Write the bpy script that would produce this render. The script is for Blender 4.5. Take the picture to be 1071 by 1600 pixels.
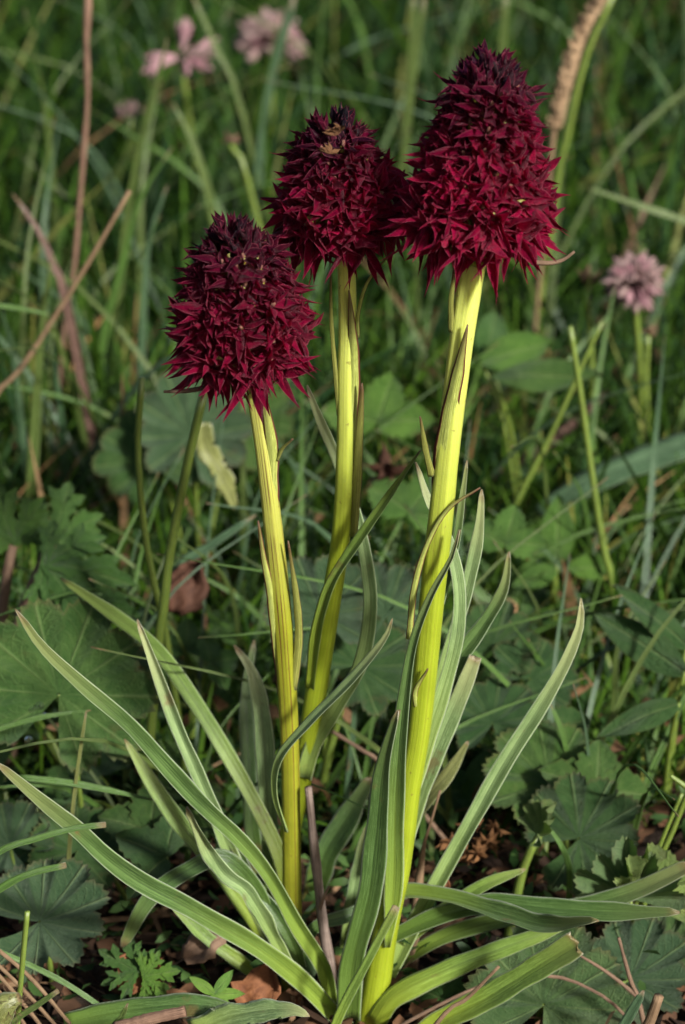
import bpy, math, random
import numpy as np
from mathutils import Vector, Matrix

# ------------------------------------------------------------------ reset
for o in list(bpy.data.objects):
    bpy.data.objects.remove(o, do_unlink=True)
scene = bpy.context.scene
COL = scene.collection
rnd = random.Random(11)
R = math.radians

# ------------------------------------------------------------------ camera
PITCH = R(22.0)
D = 0.4117                       # metres on the ground from camera to the orchids
H = 0.2583                       # camera height
IW, IH = 1071.0, 1600.0          # photograph, pixels
KV = 0.36                        # sensor height / focal length
cam_d = bpy.data.cameras.new('camera')
cam_d.sensor_fit = 'VERTICAL'
cam_d.sensor_height = 36.0
cam_d.sensor_width = 24.0
cam_d.lens = 100.0
cam_d.clip_start = 0.01
cam_d.clip_end = 200.0
cam_d.dof.use_dof = True
cam_d.dof.focus_distance = 0.438
cam_d.dof.aperture_fstop = 28.0
cam = bpy.data.objects.new('camera', cam_d)
COL.objects.link(cam)
cam.location = (0.0, -D, H)
cam.rotation_euler = (math.pi / 2 - PITCH, 0, 0)
scene.camera = cam

# ------------------------------------------------------------------ sky, sun, exposure
SUN_AZ, SUN_EL = R(140.0), R(31.0)       # azimuth clockwise from +Y
world = bpy.data.worlds.new('World')
scene.world = world
world.use_nodes = True
wn = world.node_tree
for n in list(wn.nodes):
    wn.nodes.remove(n)
w_out = wn.nodes.new('ShaderNodeOutputWorld')
w_bg = wn.nodes.new('ShaderNodeBackground')
w_sky = wn.nodes.new('ShaderNodeTexSky')
w_sky.sky_type = 'NISHITA'
w_sky.sun_disc = False
w_sky.sun_elevation = SUN_EL
w_sky.sun_rotation = SUN_AZ
w_sky.dust_density = 4.0
w_bg.inputs['Strength'].default_value = 0.055
wn.links.new(w_sky.outputs[0], w_bg.inputs['Color'])
wn.links.new(w_bg.outputs[0], w_out.inputs['Surface'])
sun_d = bpy.data.lights.new('sun', 'SUN')
sun_d.energy = 4.3
sun_d.angle = R(7.0)
sun_d.color = (1.0, 0.97, 0.92)
sun = bpy.data.objects.new('sun', sun_d)
COL.objects.link(sun)
sdir = Vector((math.sin(SUN_AZ) * math.cos(SUN_EL), math.cos(SUN_AZ) * math.cos(SUN_EL), math.sin(SUN_EL)))
sun.rotation_euler = sdir.to_track_quat('Z', 'Y').to_euler()
sun.location = (0.4, -0.3, 1.0)
vs = scene.view_settings
vs.view_transform = 'Standard'
vs.look = 'None'
vs.exposure = 0.80
vs.gamma = 1.0
vs.use_curve_mapping = False
scene.render.engine = 'CYCLES'
scene.render.resolution_x = 685
scene.render.resolution_y = 1024
scene.cycles.max_bounces = 8
scene.cycles.transparent_max_bounces = 8

# ------------------------------------------------------------------ pixels to places
FW = Vector((0, math.cos(PITCH), -math.sin(PITCH)))
UP = Vector((0, math.sin(PITCH), math.cos(PITCH)))
RT = Vector((1, 0, 0))
CL = Vector((0, -D, H))


def ray(px, py):
    return FW + RT * ((px - IW / 2) / IH * KV) + UP * ((IH / 2 - py) / IH * KV)


def P(px, py, Y=0.0):
    """the point of the upright plane at depth Y that shows at a pixel"""
    d = ray(px, py)
    return CL + d * ((Y + D) / d.y)


def gz(x, y):
    near = min(1.0, math.hypot(x, y) / 0.05)
    return (0.0032 * math.sin(x * 61 + 1.3) * math.cos(y * 47) + 0.0022 * math.sin(x * 133 + y * 90)) * near + 0.010 * math.sin(x * 3.1 + y * 2.3) * min(1, max(0, abs(y) - 1.0))


def G(px, py):
    """the ground point under a pixel"""
    d = ray(px, py)
    p = CL + d * (H / -d.z)
    p.z = gz(p.x, p.y)
    return p


def mpp(p):
    """metres per pixel at a point"""
    return (Vector(p) - CL).dot(FW) * KV / IH


# ------------------------------------------------------------------ materials
def new_mat(name):
    m = bpy.data.materials.new(name)
    m.use_nodes = True
    nt = m.node_tree
    for n in list(nt.nodes):
        nt.nodes.remove(n)
    return m, nt


class NB:
    """short hand for node building"""
    def __init__(s, nt):
        s.nt = nt

    def n(s, t, **kw):
        nd = s.nt.nodes.new(t)
        for k, v in kw.items():
            setattr(nd, k, v)
        return nd

    def l(s, a, b):
        s.nt.links.new(a, b)

    def val(s, sock, v):
        if hasattr(v, 'is_output') or isinstance(v, bpy.types.NodeSocket):
            s.l(v, sock)
        else:
            sock.default_value = v

    def math(s, op, a, b=0.0, clamp=False):
        nd = s.n('ShaderNodeMath', operation=op)
        nd.use_clamp = clamp
        s.val(nd.inputs[0], a)
        s.val(nd.inputs[1], b)
        return nd.outputs[0]

    def mix(s, f, a, b, mode='MIX'):
        nd = s.n('ShaderNodeMix', data_type='RGBA', blend_type=mode)
        s.val(nd.inputs[0], f)
        s.val(nd.inputs[6], a if not isinstance(a, tuple) else (*a[:3], 1))
        s.val(nd.inputs[7], b if not isinstance(b, tuple) else (*b[:3], 1))
        return nd.outputs[2]

    def ramp(s, f, stops):
        nd = s.n('ShaderNodeValToRGB')
        el = nd.color_ramp.elements
        while len(el) < len(stops):
            el.new(0.5)
        for e, (p, c) in zip(el, stops):
            e.position = p
            e.color = (*c[:3], 1) if isinstance(c, tuple) else (c, c, c, 1)
        s.val(nd.inputs[0], f)
        return nd.outputs[0]

    def noise(s, scale, vec=None, detail=3.0, rough=0.55):
        nd = s.n('ShaderNodeTexNoise')
        nd.inputs['Scale'].default_value = scale
        nd.inputs['Detail'].default_value = detail
        nd.inputs['Roughness'].default_value = rough
        if vec is not None:
            s.l(vec, nd.inputs['Vector'])
        return nd.outputs['Fac']

    def mapping(s, vec, scale):
        nd = s.n('ShaderNodeMapping')
        nd.inputs['Scale'].default_value = scale
        s.l(vec, nd.inputs['Vector'])
        return nd.outputs[0]

    def uv(s):
        t = s.n('ShaderNodeTexCoord')
        sep = s.n('ShaderNodeSeparateXYZ')
        s.l(t.outputs['UV'], sep.inputs[0])
        return t, sep.outputs[0], sep.outputs[1]

    def finish(s, color, rough=0.5, transl=0.0, tcol=None, bump=None, bstr=0.3, bdist=0.0004, spec=0.5, sss=0.0, sssr=(1, 0.6, 0.2), ssss=0.002, sheen=0.0, sheencol=(1, 1, 1), coat=0.0):
        p = s.n('ShaderNodeBsdfPrincipled')
        s.val(p.inputs['Base Color'], color if not isinstance(color, tuple) else (*color[:3], 1))
        s.val(p.inputs['Roughness'], rough)
        p.inputs['Specular IOR Level'].default_value = spec
        if sss:
            p.inputs['Subsurface Weight'].default_value = sss
            p.inputs['Subsurface Radius'].default_value = sssr
            p.inputs['Subsurface Scale'].default_value = ssss
        if sheen:
            p.inputs['Sheen Weight'].default_value = sheen
            p.inputs['Sheen Roughness'].default_value = 0.45
            p.inputs['Sheen Tint'].default_value = (*sheencol, 1)
        if coat:
            p.inputs['Coat Weight'].default_value = coat
            p.inputs['Coat Roughness'].default_value = 0.25
        if bump is not None:
            b = s.n('ShaderNodeBump')
            b.inputs['Strength'].default_value = bstr
            b.inputs['Distance'].default_value = bdist
            s.l(bump, b.inputs['Height'])
            s.l(b.outputs[0], p.inputs['Normal'])
        res = p.outputs[0]
        if transl:
            t = s.n('ShaderNodeBsdfTranslucent')
            s.val(t.inputs['Color'], tcol if tcol is not None else color)
            if bump is not None:
                s.l(b.outputs[0], t.inputs['Normal'])
            mx = s.n('ShaderNodeMixShader')
            s.val(mx.inputs[0], transl)
            s.l(p.outputs[0], mx.inputs[1])
            s.l(t.outputs[0], mx.inputs[2])
            res = mx.outputs[0]
        o = s.n('ShaderNodeOutputMaterial')
        s.l(res, o.inputs['Surface'])


def mat_petal(name='petal', pale=(0.40, 0.09, 0.13)):
    m, nt = new_mat(name)
    b = NB(nt)
    t, u, v = b.uv()
    oi = b.n('ShaderNodeObjectInfo')
    base = oi.outputs['Color']
    no = b.noise(5, t.outputs['Object'], 5)
    c = b.mix(b.ramp(no, [(0.3, 0.0), (0.75, 1.0)]), b.mix(1.0, base, (0.6, 0.55, 0.75), 'MULTIPLY'), b.mix(1.0, base, (1.45, 1.3, 1.3), 'MULTIPLY'))
    # long veins
    ven = b.noise(1.0, b.mapping(t.outputs['UV'], (16, 1.5, 1)), 2)
    c = b.mix(b.math('MULTIPLY', b.ramp(ven, [(0.45, 0.0), (0.65, 1.0)]), 0.30), c, b.mix(1.0, base, (0.35, 0.3, 0.5), 'MULTIPLY'))
    e = b.math('ABSOLUTE', b.math('SUBTRACT', u, 0.5))
    edge = b.math('MULTIPLY', b.ramp(b.math('MULTIPLY', e, 2.0), [(0.84, 0.0), (0.99, 1.0)]), 0.60)
    c = b.mix(edge, c, pale)
    tip = b.ramp(v, [(0.80, 0.0), (1.0, 1.0)])
    c = b.mix(b.math('MULTIPLY', tip, 0.45), c, (0.10, 0.012, 0.035))
    tc = b.mix(1.0, c, (2.0, 1.0, 1.2), 'MULTIPLY')
    b.finish(c, rough=b.ramp(no, [(0.3, 0.28), (0.7, 0.48)]), transl=0.34, tcol=tc, bump=b.math('ADD', b.math('MULTIPLY', ven, 1.0), b.math('MULTIPLY', b.noise(22, t.outputs['Object'], 4, 0.7), 1.6)), bstr=0.6, bdist=0.012, spec=0.30, sheen=0.0, sheencol=(0.9, 0.45, 0.7))
    return m


def mat_stem(name, c0, c1, streak=0.0, streakcol=(0.085, 0.010, 0.010), top=None):
    m, nt = new_mat(name)
    b = NB(nt)
    t, u, v = b.uv()
    fib = b.noise(1.0, b.mapping(t.outputs['UV'], (17, 1.5, 1)), 4, 0.65)
    c = b.mix(b.ramp(fib, [(0.3, 0.0), (0.7, 1.0)]), c0, c1)
    blot = b.noise(160, t.outputs['Object'], 3)
    c = b.mix(b.math('MULTIPLY', b.ramp(blot, [(0.45, 0.0), (0.72, 1.0)]), 0.35), c, tuple(x * 0.6 for x in c0))
    if top is not None:     # paler, greener towards the flower head
        c = b.mix(b.ramp(v, [(0.62, 0.0), (0.88, 1.0)]), c, top)
    if streak:
        st = b.noise(1.0, b.mapping(t.outputs['UV'], (13, 0.9, 1)), 3, 0.6)
        zone = b.noise(95, t.outputs['Object'], 1)
        hi = b.ramp(v, [(0.05, 0.25), (0.45, 0.8), (0.7, 1.0), (0.95, 0.5)])
        f = b.math('MULTIPLY', b.ramp(st, [(0.55, 0.0), (0.60, 1.0)]), b.ramp(zone, [(0.30, 0.25), (0.5, 1.0)]))
        f = b.math('MULTIPLY', b.math('MULTIPLY', f, hi), streak)
        c = b.mix(f, c, streakcol)
    spk = b.noise(700, t.outputs['Object'], 2)
    c = b.mix(b.math('MULTIPLY', b.ramp(spk, [(0.70, 0.0), (0.74, 1.0)]), 0.5), c, (0.12, 0.06, 0.02))
    b.finish(c, rough=0.38, bump=b.math('ADD', fib, b.math('MULTIPLY', b.noise(1500, t.outputs['Object'], 2), 0.6)), bstr=0.28, bdist=0.0004, spec=0.55, sss=0.35, sssr=(1.0, 0.9, 0.15), ssss=0.0022)
    return m


def mat_leaf(name, c0, c1, edge_w=0.87, edge=(0.55, 0.60, 0.48), edge_amt=0.55, brown=0.3, rough=0.35, transl=0.24, groove=0.35, tipcol=None, sheen=0.05, ribs=13, basecol=None):
    """long parallel-veined leaf: uv u across, v from the root to the tip"""
    m, nt = new_mat(name)
    b = NB(nt)
    t, u, v = b.uv()
    fib = b.noise(1.0, b.mapping(t.outputs['UV'], (ribs, 1.2, 1)), 3)
    blot = b.noise(120, t.outputs['Object'], 4)
    c = b.mix(b.ramp(fib, [(0.38, 0.0), (0.62, 1.0)]), tuple(0.8 * x for x in c0), tuple(1.1 * x for x in c1))
    c = b.mix(b.math('MULTIPLY', b.ramp(blot, [(0.35, 0.0), (0.7, 1.0)]), 0.55), c, tuple(0.5 * x for x in c0))
    # grey bloom in small flecks
    fl = b.noise(1.0, b.mapping(t.outputs['UV'], (52, 14, 1)), 3, 0.7)
    c = b.mix(b.math('MULTIPLY', b.ramp(fl, [(0.50, 0.0), (0.66, 1.0)]), 0.55), c, tuple(min(1, 1.7 * x + 0.03) for x in c1))
    e = b.math('MULTIPLY', b.math('ABSOLUTE', b.math('SUBTRACT', u, 0.5)), 2.0)
    mid = b.ramp(e, [(0.03, 1.0), (0.17, 0.0)])
    c = b.mix(b.math('MULTIPLY', mid, groove * 1.6, True), c, tuple(0.45 * x for x in c0))
    if basecol is not None:
        c = b.mix(b.ramp(v, [(0.0, 0.95), (0.30, 0.35), (0.5, 0.0)]), c, basecol)
    if tipcol is not None:
        c = b.mix(b.ramp(v, [(0.72, 0.0), (1.0, 0.9)]), c, tipcol)
    c = b.mix(b.ramp(b.math('ADD', v, b.math('MULTIPLY', b.math('SUBTRACT', blot, 0.5), 0.08)), [(0.955, 0.0), (0.99, 0.75)]), c, (0.17, 0.10, 0.05))
    if brown:
        br = b.noise(75, t.outputs['Object'], 5, 0.65)
        c = b.mix(b.math('MULTIPLY', b.ramp(br, [(0.62, 0.0), (0.67, 1.0)]), brown * 1.8, True), c, (0.15, 0.075, 0.03))
    ew = b.noise(1.0, b.mapping(t.outputs['UV'], (2, 14, 1)), 2)
    ed = b.ramp(b.math('ADD', e, b.math('MULTIPLY', b.math('SUBTRACT', ew, 0.5), 0.10)), [(edge_w, 0.0), (edge_w + 0.09, 1.0)])
    c = b.mix(b.math('MULTIPLY', ed, edge_amt), c, edge)
    tc = b.mix(1.0, c, (1.25, 1.35, 0.5), 'MULTIPLY')
    b.finish(c, rough=rough, transl=transl, tcol=tc, bump=b.math('ADD', fib, b.math('MULTIPLY', b.noise(2600, t.outputs['Object'], 3, 0.6), 0.45)), bstr=0.6, bdist=0.0003, spec=0.55, sheen=sheen, sheencol=(0.9, 1.0, 0.9))
    return m


def mat_broad(name, c0, c1, rim=(0.16, 0.10, 0.05), rim_amt=0.35, vein=(0.20, 0.26, 0.10), vein_amt=0.35, transl=0.18, rough=0.5, brown=0.3, sheen=0.25):
    """lobed leaf: uv u = place inside one lobe, v = outwards"""
    m, nt = new_mat(name)
    b = NB(nt)
    t, u, v = b.uv()
    oi = b.n('ShaderNodeObjectInfo')
    no = b.noise(3.2, t.outputs['Object'], 6, 0.65)
    c = b.mix(b.ramp(no, [(0.35, 0.0), (0.65, 1.0)]), c0, c1)
    c = b.mix(1.0, c, b.ramp(oi.outputs['Random'], [(0.0, (0.65, 0.75, 0.8)), (0.5, (1.0, 1.0, 1.0)), (1.0, (1.35, 1.25, 0.85))]), 'MULTIPLY')
    e = b.math('MULTIPLY', b.math('ABSOLUTE', b.math('SUBTRACT', u, 0.5)), 2.0)
    mid = b.ramp(e, [(0.02, 1.0), (0.11, 0.0)])
    side = b.math('FRACT', b.math('SUBTRACT', b.math('MULTIPLY', v, 7.0), b.math('MULTIPLY', e, 2.4)))
    sv = b.ramp(side, [(0.0, 1.0), (0.10, 0.0), (0.90, 0.0), (1.0, 1.0)])
    vv = b.math('MAXIMUM', mid, b.math('MULTIPLY', sv, 0.45))
    c = b.mix(b.math('MULTIPLY', vv, vein_amt), c, vein)
    rm = b.math('MULTIPLY', b.ramp(b.math('ADD', v, b.math('MULTIPLY', b.math('SUBTRACT', no, 0.5), 0.10)), [(0.93, 0.0), (1.0, 1.0)]), rim_amt)
    c = b.mix(rm, c, rim)
    if brown:
        br = b.noise(2.2, b.n('ShaderNodeNewGeometry').outputs['Position'] if False else t.outputs['Object'], 6, 0.7)
        c = b.mix(b.math('MULTIPLY', b.ramp(br, [(0.60, 0.0), (0.70, 1.0)]), brown), c, (0.13, 0.075, 0.035))
    tc = b.mix(1.0, c, (1.1, 1.4, 0.5), 'MULTIPLY')
    hgt = b.math('SUBTRACT', b.math('MULTIPLY', b.noise(28, t.outputs['Object'], 5, 0.7), 1.4), b.math('MULTIPLY', vv, 0.8))
    b.finish(c, rough=rough, transl=transl, tcol=tc, bump=hgt, bstr=0.6, bdist=0.007, spec=0.4, sheen=sheen * 0.12, sheencol=(0.9, 1.0, 0.85))
    return m


def mat_attr(name, rough=0.5, transl=0.3, spec=0.2):
    m, nt = new_mat(name)
    b = NB(nt)
    a = b.n('ShaderNodeAttribute', attribute_name='tint')
    t = b.n('ShaderNodeTexCoord')
    no = b.noise(260, t.outputs['Object'], 3)
    c = b.mix(1.0, a.outputs['Color'], b.ramp(no, [(0.25, (0.6, 0.62, 0.6)), (0.75, (1.35, 1.3, 1.2))]), 'MULTIPLY')
    b.finish(c, rough=rough, transl=transl, spec=spec)
    return m


def mat_dry(name, c0, c1, rough=0.75, scale=220, stretch=(10, 1.5, 1), transl=0.0):
    m, nt = new_mat(name)
    b = NB(nt)
    t, u, v = b.uv()
    fib = b.noise(1.0, b.mapping(t.outputs['UV'], stretch), 4, 0.65)
    no = b.noise(scale, t.outputs['Object'], 4, 0.65)
    f = b.math('ADD', b.math('MULTIPLY', fib, 0.6), b.math('MULTIPLY', no, 0.4))
    c = b.mix(b.ramp(f, [(0.35, 0.0), (0.65, 1.0)]), c0, c1)
    b.finish(c, rough=rough, bump=f, bstr=0.9, bdist=0.0006, spec=0.25, transl=transl)
    return m


def mat_soil():
    m, nt = new_mat('soil')
    b = NB(nt)
    t = b.n('ShaderNodeTexCoord')
    n1 = b.noise(45, t.outputs['Object'], 6, 0.65)
    n2 = b.noise(420, t.outputs['Object'], 5, 0.7)
    c = b.ramp(n1, [(0.3, (0.010, 0.007, 0.005)), (0.55, (0.032, 0.021, 0.014)), (0.75, (0.060, 0.036, 0.022))])
    c = b.mix(b.ramp(n2, [(0.62, 0.0), (0.70, 1.0)]), c, (0.11, 0.065, 0.04))
    b.finish(c, rough=0.9, bump=b.math('ADD', n1, n2), bstr=1.0, bdist=0.003, spec=0.2)
    return m


M = {}
M['petal'] = mat_petal()
M['ovary'] = mat_stem('ovary', (0.20, 0.21, 0.02), (0.22, 0.20, 0.03), streak=0.9, streakcol=(0.14, 0.006, 0.012))
M['column'] = mat_dry('column', (0.20, 0.05, 0.05), (0.40, 0.22, 0.15), rough=0.4)
M['anther_dry'] = mat_dry('anther_dry', (0.06, 0.022, 0.012), (0.20, 0.10, 0.04))
YG0, YG1 = (0.215, 0.275, 0.010), (0.315, 0.385, 0.026)
M['stem'] = mat_stem('stem', YG0, YG1, streak=0.22, top=(0.56, 0.62, 0.13))
M['stem_streaked'] = mat_stem('stem_streaked', (0.175, 0.190, 0.010), (0.305, 0.315, 0.026), streak=1.0, top=(0.44, 0.45, 0.10))
M['leaf'] = mat_leaf('leaf', (0.048, 0.106, 0.020), (0.118, 0.200, 0.056), edge_amt=0.48, basecol=(0.24, 0.34, 0.04), tipcol=(0.24, 0.27, 0.10))
M['leaf_silver'] = mat_leaf('leaf_silver', (0.125, 0.220, 0.065), (0.255, 0.355, 0.145), edge_amt=0.5, basecol=(0.28, 0.38, 0.08), tipcol=(0.36, 0.38, 0.17), sheen=0.12, rough=0.36)
M['leaf_dark'] = mat_leaf('leaf_dark', (0.042, 0.098, 0.018), (0.085, 0.158, 0.040), basecol=(0.12, 0.20, 0.03), edge_amt=0.4, tipcol=(0.12, 0.17, 0.05))
M['leaf_green'] = mat_leaf('leaf_green', (0.120, 0.210, 0.030), (0.200, 0.310, 0.060), basecol=(0.30, 0.38, 0.03), edge_amt=0.35, tipcol=(0.2, 0.26, 0.06))
M['leaf_yellow'] = mat_leaf('leaf_yellow', (0.15, 0.17, 0.045), (0.24, 0.26, 0.085), edge_amt=0.3)
M['bract'] = mat_leaf('bract', (0.36, 0.42, 0.07), (0.50, 0.55, 0.15), edge=(0.12, 0.012, 0.015), edge_w=0.70, edge_amt=0.95, tipcol=(0.11, 0.03, 0.03), brown=0.1, groove=0.15, ribs=14)
M['bract_dark'] = mat_leaf('bract_dark', (0.22, 0.24, 0.04), (0.32, 0.33, 0.08), edge=(0.10, 0.015, 0.02), edge_amt=0.95, tipcol=(0.10, 0.025, 0.025), brown=0.1, groove=0.15, ribs=14)
M['blade'] = mat_leaf('blade', (0.060, 0.135, 0.020), (0.105, 0.205, 0.040), edge_amt=0.15, brown=0.1, groove=0.25, sheen=0.0, transl=0.3)
M['blade_pale'] = mat_leaf('blade_pale', (0.072, 0.120, 0.022), (0.125, 0.180, 0.045), edge_amt=0.15, brown=0.1, groove=0.2, sheen=0.0, transl=0.3)
M['blade_blue'] = mat_leaf('blade_blue', (0.045, 0.100, 0.042), (0.090, 0.160, 0.078), edge_amt=0.2, brown=0.1, groove=0.25)
M['stalk_green'] = mat_stem('stalk_green', (0.085, 0.14, 0.02), (0.165, 0.225, 0.045), streak=0.3)
M['straw'] = mat_dry('straw', (0.13, 0.078, 0.042), (0.32, 0.215, 0.125), transl=0.1)
M['straw_red'] = mat_dry('straw_red', (0.11, 0.062, 0.042), (0.27, 0.165, 0.11), transl=0.1)
M['blade_rust'] = mat_leaf('blade_rust', (0.10, 0.052, 0.038), (0.18, 0.105, 0.08), edge_amt=0.1, brown=0.5)
M['bark'] = mat_dry('bark', (0.06, 0.038, 0.027), (0.30, 0.23, 0.19), stretch=(9, 2.5, 1))
M['twig'] = mat_dry('twig', (0.10, 0.06, 0.04), (0.26, 0.17, 0.11))
M['dead_leaf'] = mat_dry('dead_leaf', (0.085, 0.030, 0.012), (0.22, 0.090, 0.036), stretch=(5, 4, 1), scale=420)
M['dead_leaf_dark'] = mat_dry('dead_leaf_dark', (0.035, 0.014, 0.008), (0.10, 0.045, 0.026), stretch=(6, 3, 1), scale=420)
M['dried_flower'] = mat_dry('dried_flower', (0.10, 0.040, 0.015), (0.26, 0.13, 0.05))
M['spike_brown'] = mat_dry('spike_brown', (0.26, 0.16, 0.09), (0.52, 0.37, 0.22), stretch=(30, 80, 1))
M['mantle'] = mat_broad('mantle', (0.026, 0.072, 0.016), (0.060, 0.122, 0.032))
M['mantle_grey'] = mat_broad('mantle_grey', (0.030, 0.072, 0.026), (0.068, 0.122, 0.054), sheen=0.4)
M['herb'] = mat_broad('herb', (0.042, 0.105, 0.020), (0.080, 0.170, 0.034), rim_amt=0.15)
M['herb_pale'] = mat_broad('herb_pale', (0.110, 0.180, 0.060), (0.170, 0.250, 0.090), rim_amt=0.2)
M['herb_bright'] = mat_broad('herb_bright', (0.13, 0.26, 0.04), (0.20, 0.34, 0.07), rim_amt=0.0, brown=0.0)
M['pink'] = mat_dry('pink', (0.26, 0.08, 0.12), (0.48, 0.34, 0.34), rough=0.5, transl=0.25, stretch=(3, 1.0, 1))
M['pinkwhite'] = mat_dry('pinkwhite', (0.27, 0.14, 0.15), (0.44, 0.35, 0.31), rough=0.5, transl=0.25, stretch=(3, 1.0, 1))
M['grass'] = mat_attr('grass')
M['litter'] = mat_attr('litter', rough=0.85, transl=0.05, spec=0.2)
M['soil'] = mat_soil()
m_, nt_ = new_mat('water')
b_ = NB(nt_)
p_ = b_.n('ShaderNodeBsdfPrincipled')
p_.inputs['Base Color'].default_value = (0.9, 0.95, 0.92, 1)
p_.inputs['Roughness'].default_value = 0.03
p_.inputs['Transmission Weight'].default_value = 1.0
p_.inputs['IOR'].default_value = 1.33
b_.l(p_.outputs[0], b_.n('ShaderNodeOutputMaterial').inputs['Surface'])
M['water'] = m_
m_, nt_ = new_mat('beetle')
NB(nt_).finish((0.006, 0.006, 0.008), rough=0.15)
M['beetle'] = m_


# ------------------------------------------------------------------ mesh building
class MB:
    def __init__(s):
        s.v, s.f, s.uv, s.mi = [], [], [], []

    def add(s, verts, faces, uvs, mi=0):
        o = len(s.v)
        s.v += [tuple(p) for p in verts]
        s.uv += list(uvs)
        s.f += [tuple(i + o for i in f) for f in faces]
        s.mi += [mi] * len(faces)

    def mesh(s, name, mats, origin=(0, 0, 0)):
        me = bpy.data.meshes.new(name)
        o = Vector(origin)
        me.from_pydata([tuple(Vector(p) - o) for p in s.v], [], s.f)
        for m in mats:
            me.materials.append(M[m] if isinstance(m, str) else m)
        ul = me.uv_layers.new(name='uv')
        idx = np.empty(len(me.loops), dtype=np.int32)
        me.loops.foreach_get('vertex_index', idx)
        ul.data.foreach_set('uv', np.array(s.uv, dtype=np.float32)[idx].ravel())
        me.polygons.foreach_set('use_smooth', [True] * len(me.polygons))
        me.polygons.foreach_set('material_index', s.mi)
        me.update()
        return me


def link(name, data, parent=None, loc=(0, 0, 0)):
    o = bpy.data.objects.new(name, data)
    COL.objects.link(o)
    o.location = loc
    if parent is not None:
        o.parent = parent
    return o


def tag(o, label=None, cat=None, group=None, kind=None):
    if label:
        o['label'] = label
    if cat:
        o['category'] = cat
    if group:
        o['group'] = group
    if kind:
        o['kind'] = kind
    return o


def thing(name, label, cat, loc, group=None):
    return tag(link(name, None, None, loc), label, cat, group)


def put(mb, name, mats, parent=None, origin=None):
    """link a mesh whose vertices are world points; parent is an unrotated Empty"""
    if parent is not None:
        base = parent.matrix_world.translation if False else wloc(parent)
        o = link(name, mb.mesh(name, mats, base), parent)
    else:
        o = link(name, mb.mesh(name, mats, origin), None, origin)
    return o


def wloc(o):
    p = Vector(o.location)
    q = o.parent
    while q:
        p = p + Vector(q.location)
        q = q.parent
    return p


def spline(pts, n):
    """Catmull-Rom through the rows of pts (any number of columns)"""
    a = np.array(pts, dtype=float)
    if len(a) == 2:
        return np.array([a[0] + (a[1] - a[0]) * i / (n - 1) for i in range(n)])
    e = np.vstack([2 * a[0] - a[1], a, 2 * a[-1] - a[-2]])
    seg = np.linalg.norm(np.diff(a[:, :3], axis=0), axis=1)
    cum = np.concatenate([[0], np.cumsum(seg)])
    out = []
    for s in np.linspace(0, cum[-1], n):
        i = min(int(np.searchsorted(cum, s, 'right')) - 1, len(a) - 2)
        t = (s - cum[i]) / max(seg[i], 1e-9)
        p0, p1, p2, p3 = e[i], e[i + 1], e[i + 2], e[i + 3]
        out.append(0.5 * ((2 * p1) + (-p0 + p2) * t + (2 * p0 - 5 * p1 + 4 * p2 - p3) * t * t + (-p0 + 3 * p1 - 3 * p2 + p3) * t ** 3))
    return np.array(out)


def interp(ws, t):
    xs = [i / (len(ws) - 1) for i in range(len(ws))]
    return float(np.interp(t, xs, ws))


VIEWUP = Vector((0.05, -0.75, 0.65)).normalized()


def ribbon(mb, pts, ws, n=24, hint=None, roll=(0, 0), fold=0.35, thick=0.0004, curl=0.0, crinkle=0.0, seed=0, blunt=False, mi=0, m=9):
    """a leaf blade as a closed thin body: root first; ws full widths in metres from root to tip"""
    rr = random.Random(seed)
    ph = [rr.uniform(0, 6.28) for _ in range(6)]
    c = spline(pts, n)
    hint = Vector(hint) if hint is not None else VIEWUP
    verts, uvs, faces = [], [], []
    ring = 2 * m - 2
    for i in range(n):
        t = i / (n - 1)
        p = Vector(c[i])
        T = Vector(c[min(i + 1, n - 1)] - c[max(i - 1, 0)]).normalized()
        S = T.cross(hint)
        if S.length < 1e-4:
            S = T.cross(Vector((1, 0, 0)))
        S.normalize()
        N = S.cross(T).normalized()
        a = R(roll[0] + (roll[1] - roll[0]) * t + (7 * math.sin(t * 7 + ph[0]) if m > 5 else 0))
        S, N = S * math.cos(a) + N * math.sin(a), N * math.cos(a) - S * math.sin(a)
        hw = interp(ws, t) / 2
        if t > 0.97 and not blunt:
            hw *= 0.35
        hw *= 1 + 0.05 * math.sin(t * 13 + ph[4]) + 0.04 * math.sin(t * 31 + ph[5])
        hw = max(hw, 0.00012)
        for k in range(m):
            s = -1 + 2 * k / (m - 1)
            sg = 1 if s > 0 else -1
            wv = 1 + crinkle * 0.5 * math.sin(t * 19 + ph[0] + sg) + crinkle * 0.35 * math.sin(t * 41 + ph[1] * sg)
            off = fold * (abs(s) ** 1.05) - curl * s * s
            off += crinkle * s * s * (math.sin(t * 23 + ph[2] + 2 * sg) + 0.6 * math.sin(t * 47 + ph[3] * sg))
            tear = T * (-hw * 1.3 * (1 - abs(s)) * (0.6 + 0.4 * math.sin(5 * s + ph[1]))) if blunt and i == n - 1 and m > 5 else T * 0.0
            verts.append(p + S * (s * hw * wv) + N * (off * hw) + tear)
            uvs.append((k / (m - 1), t))
        for k in range(m - 2, 0, -1):
            s = -1 + 2 * k / (m - 1)
            q = verts[i * ring + k] - N * (thick * (0.35 + 0.65 * (1 - s * s)))
            verts.append(q)
            uvs.append((k / (m - 1), t))
    for i in range(n - 1):
        for k in range(ring):
            a0, a1 = i * ring + k, i * ring + (k + 1) % ring
            faces.append((a0, a1, a1 + ring, a0 + ring))
    faces.append(tuple(range(ring - 1, -1, -1)))
    faces.append(tuple((n - 1) * ring + k for k in range(ring)))
    mb.add(verts, faces, uvs, mi)
    return mb


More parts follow.
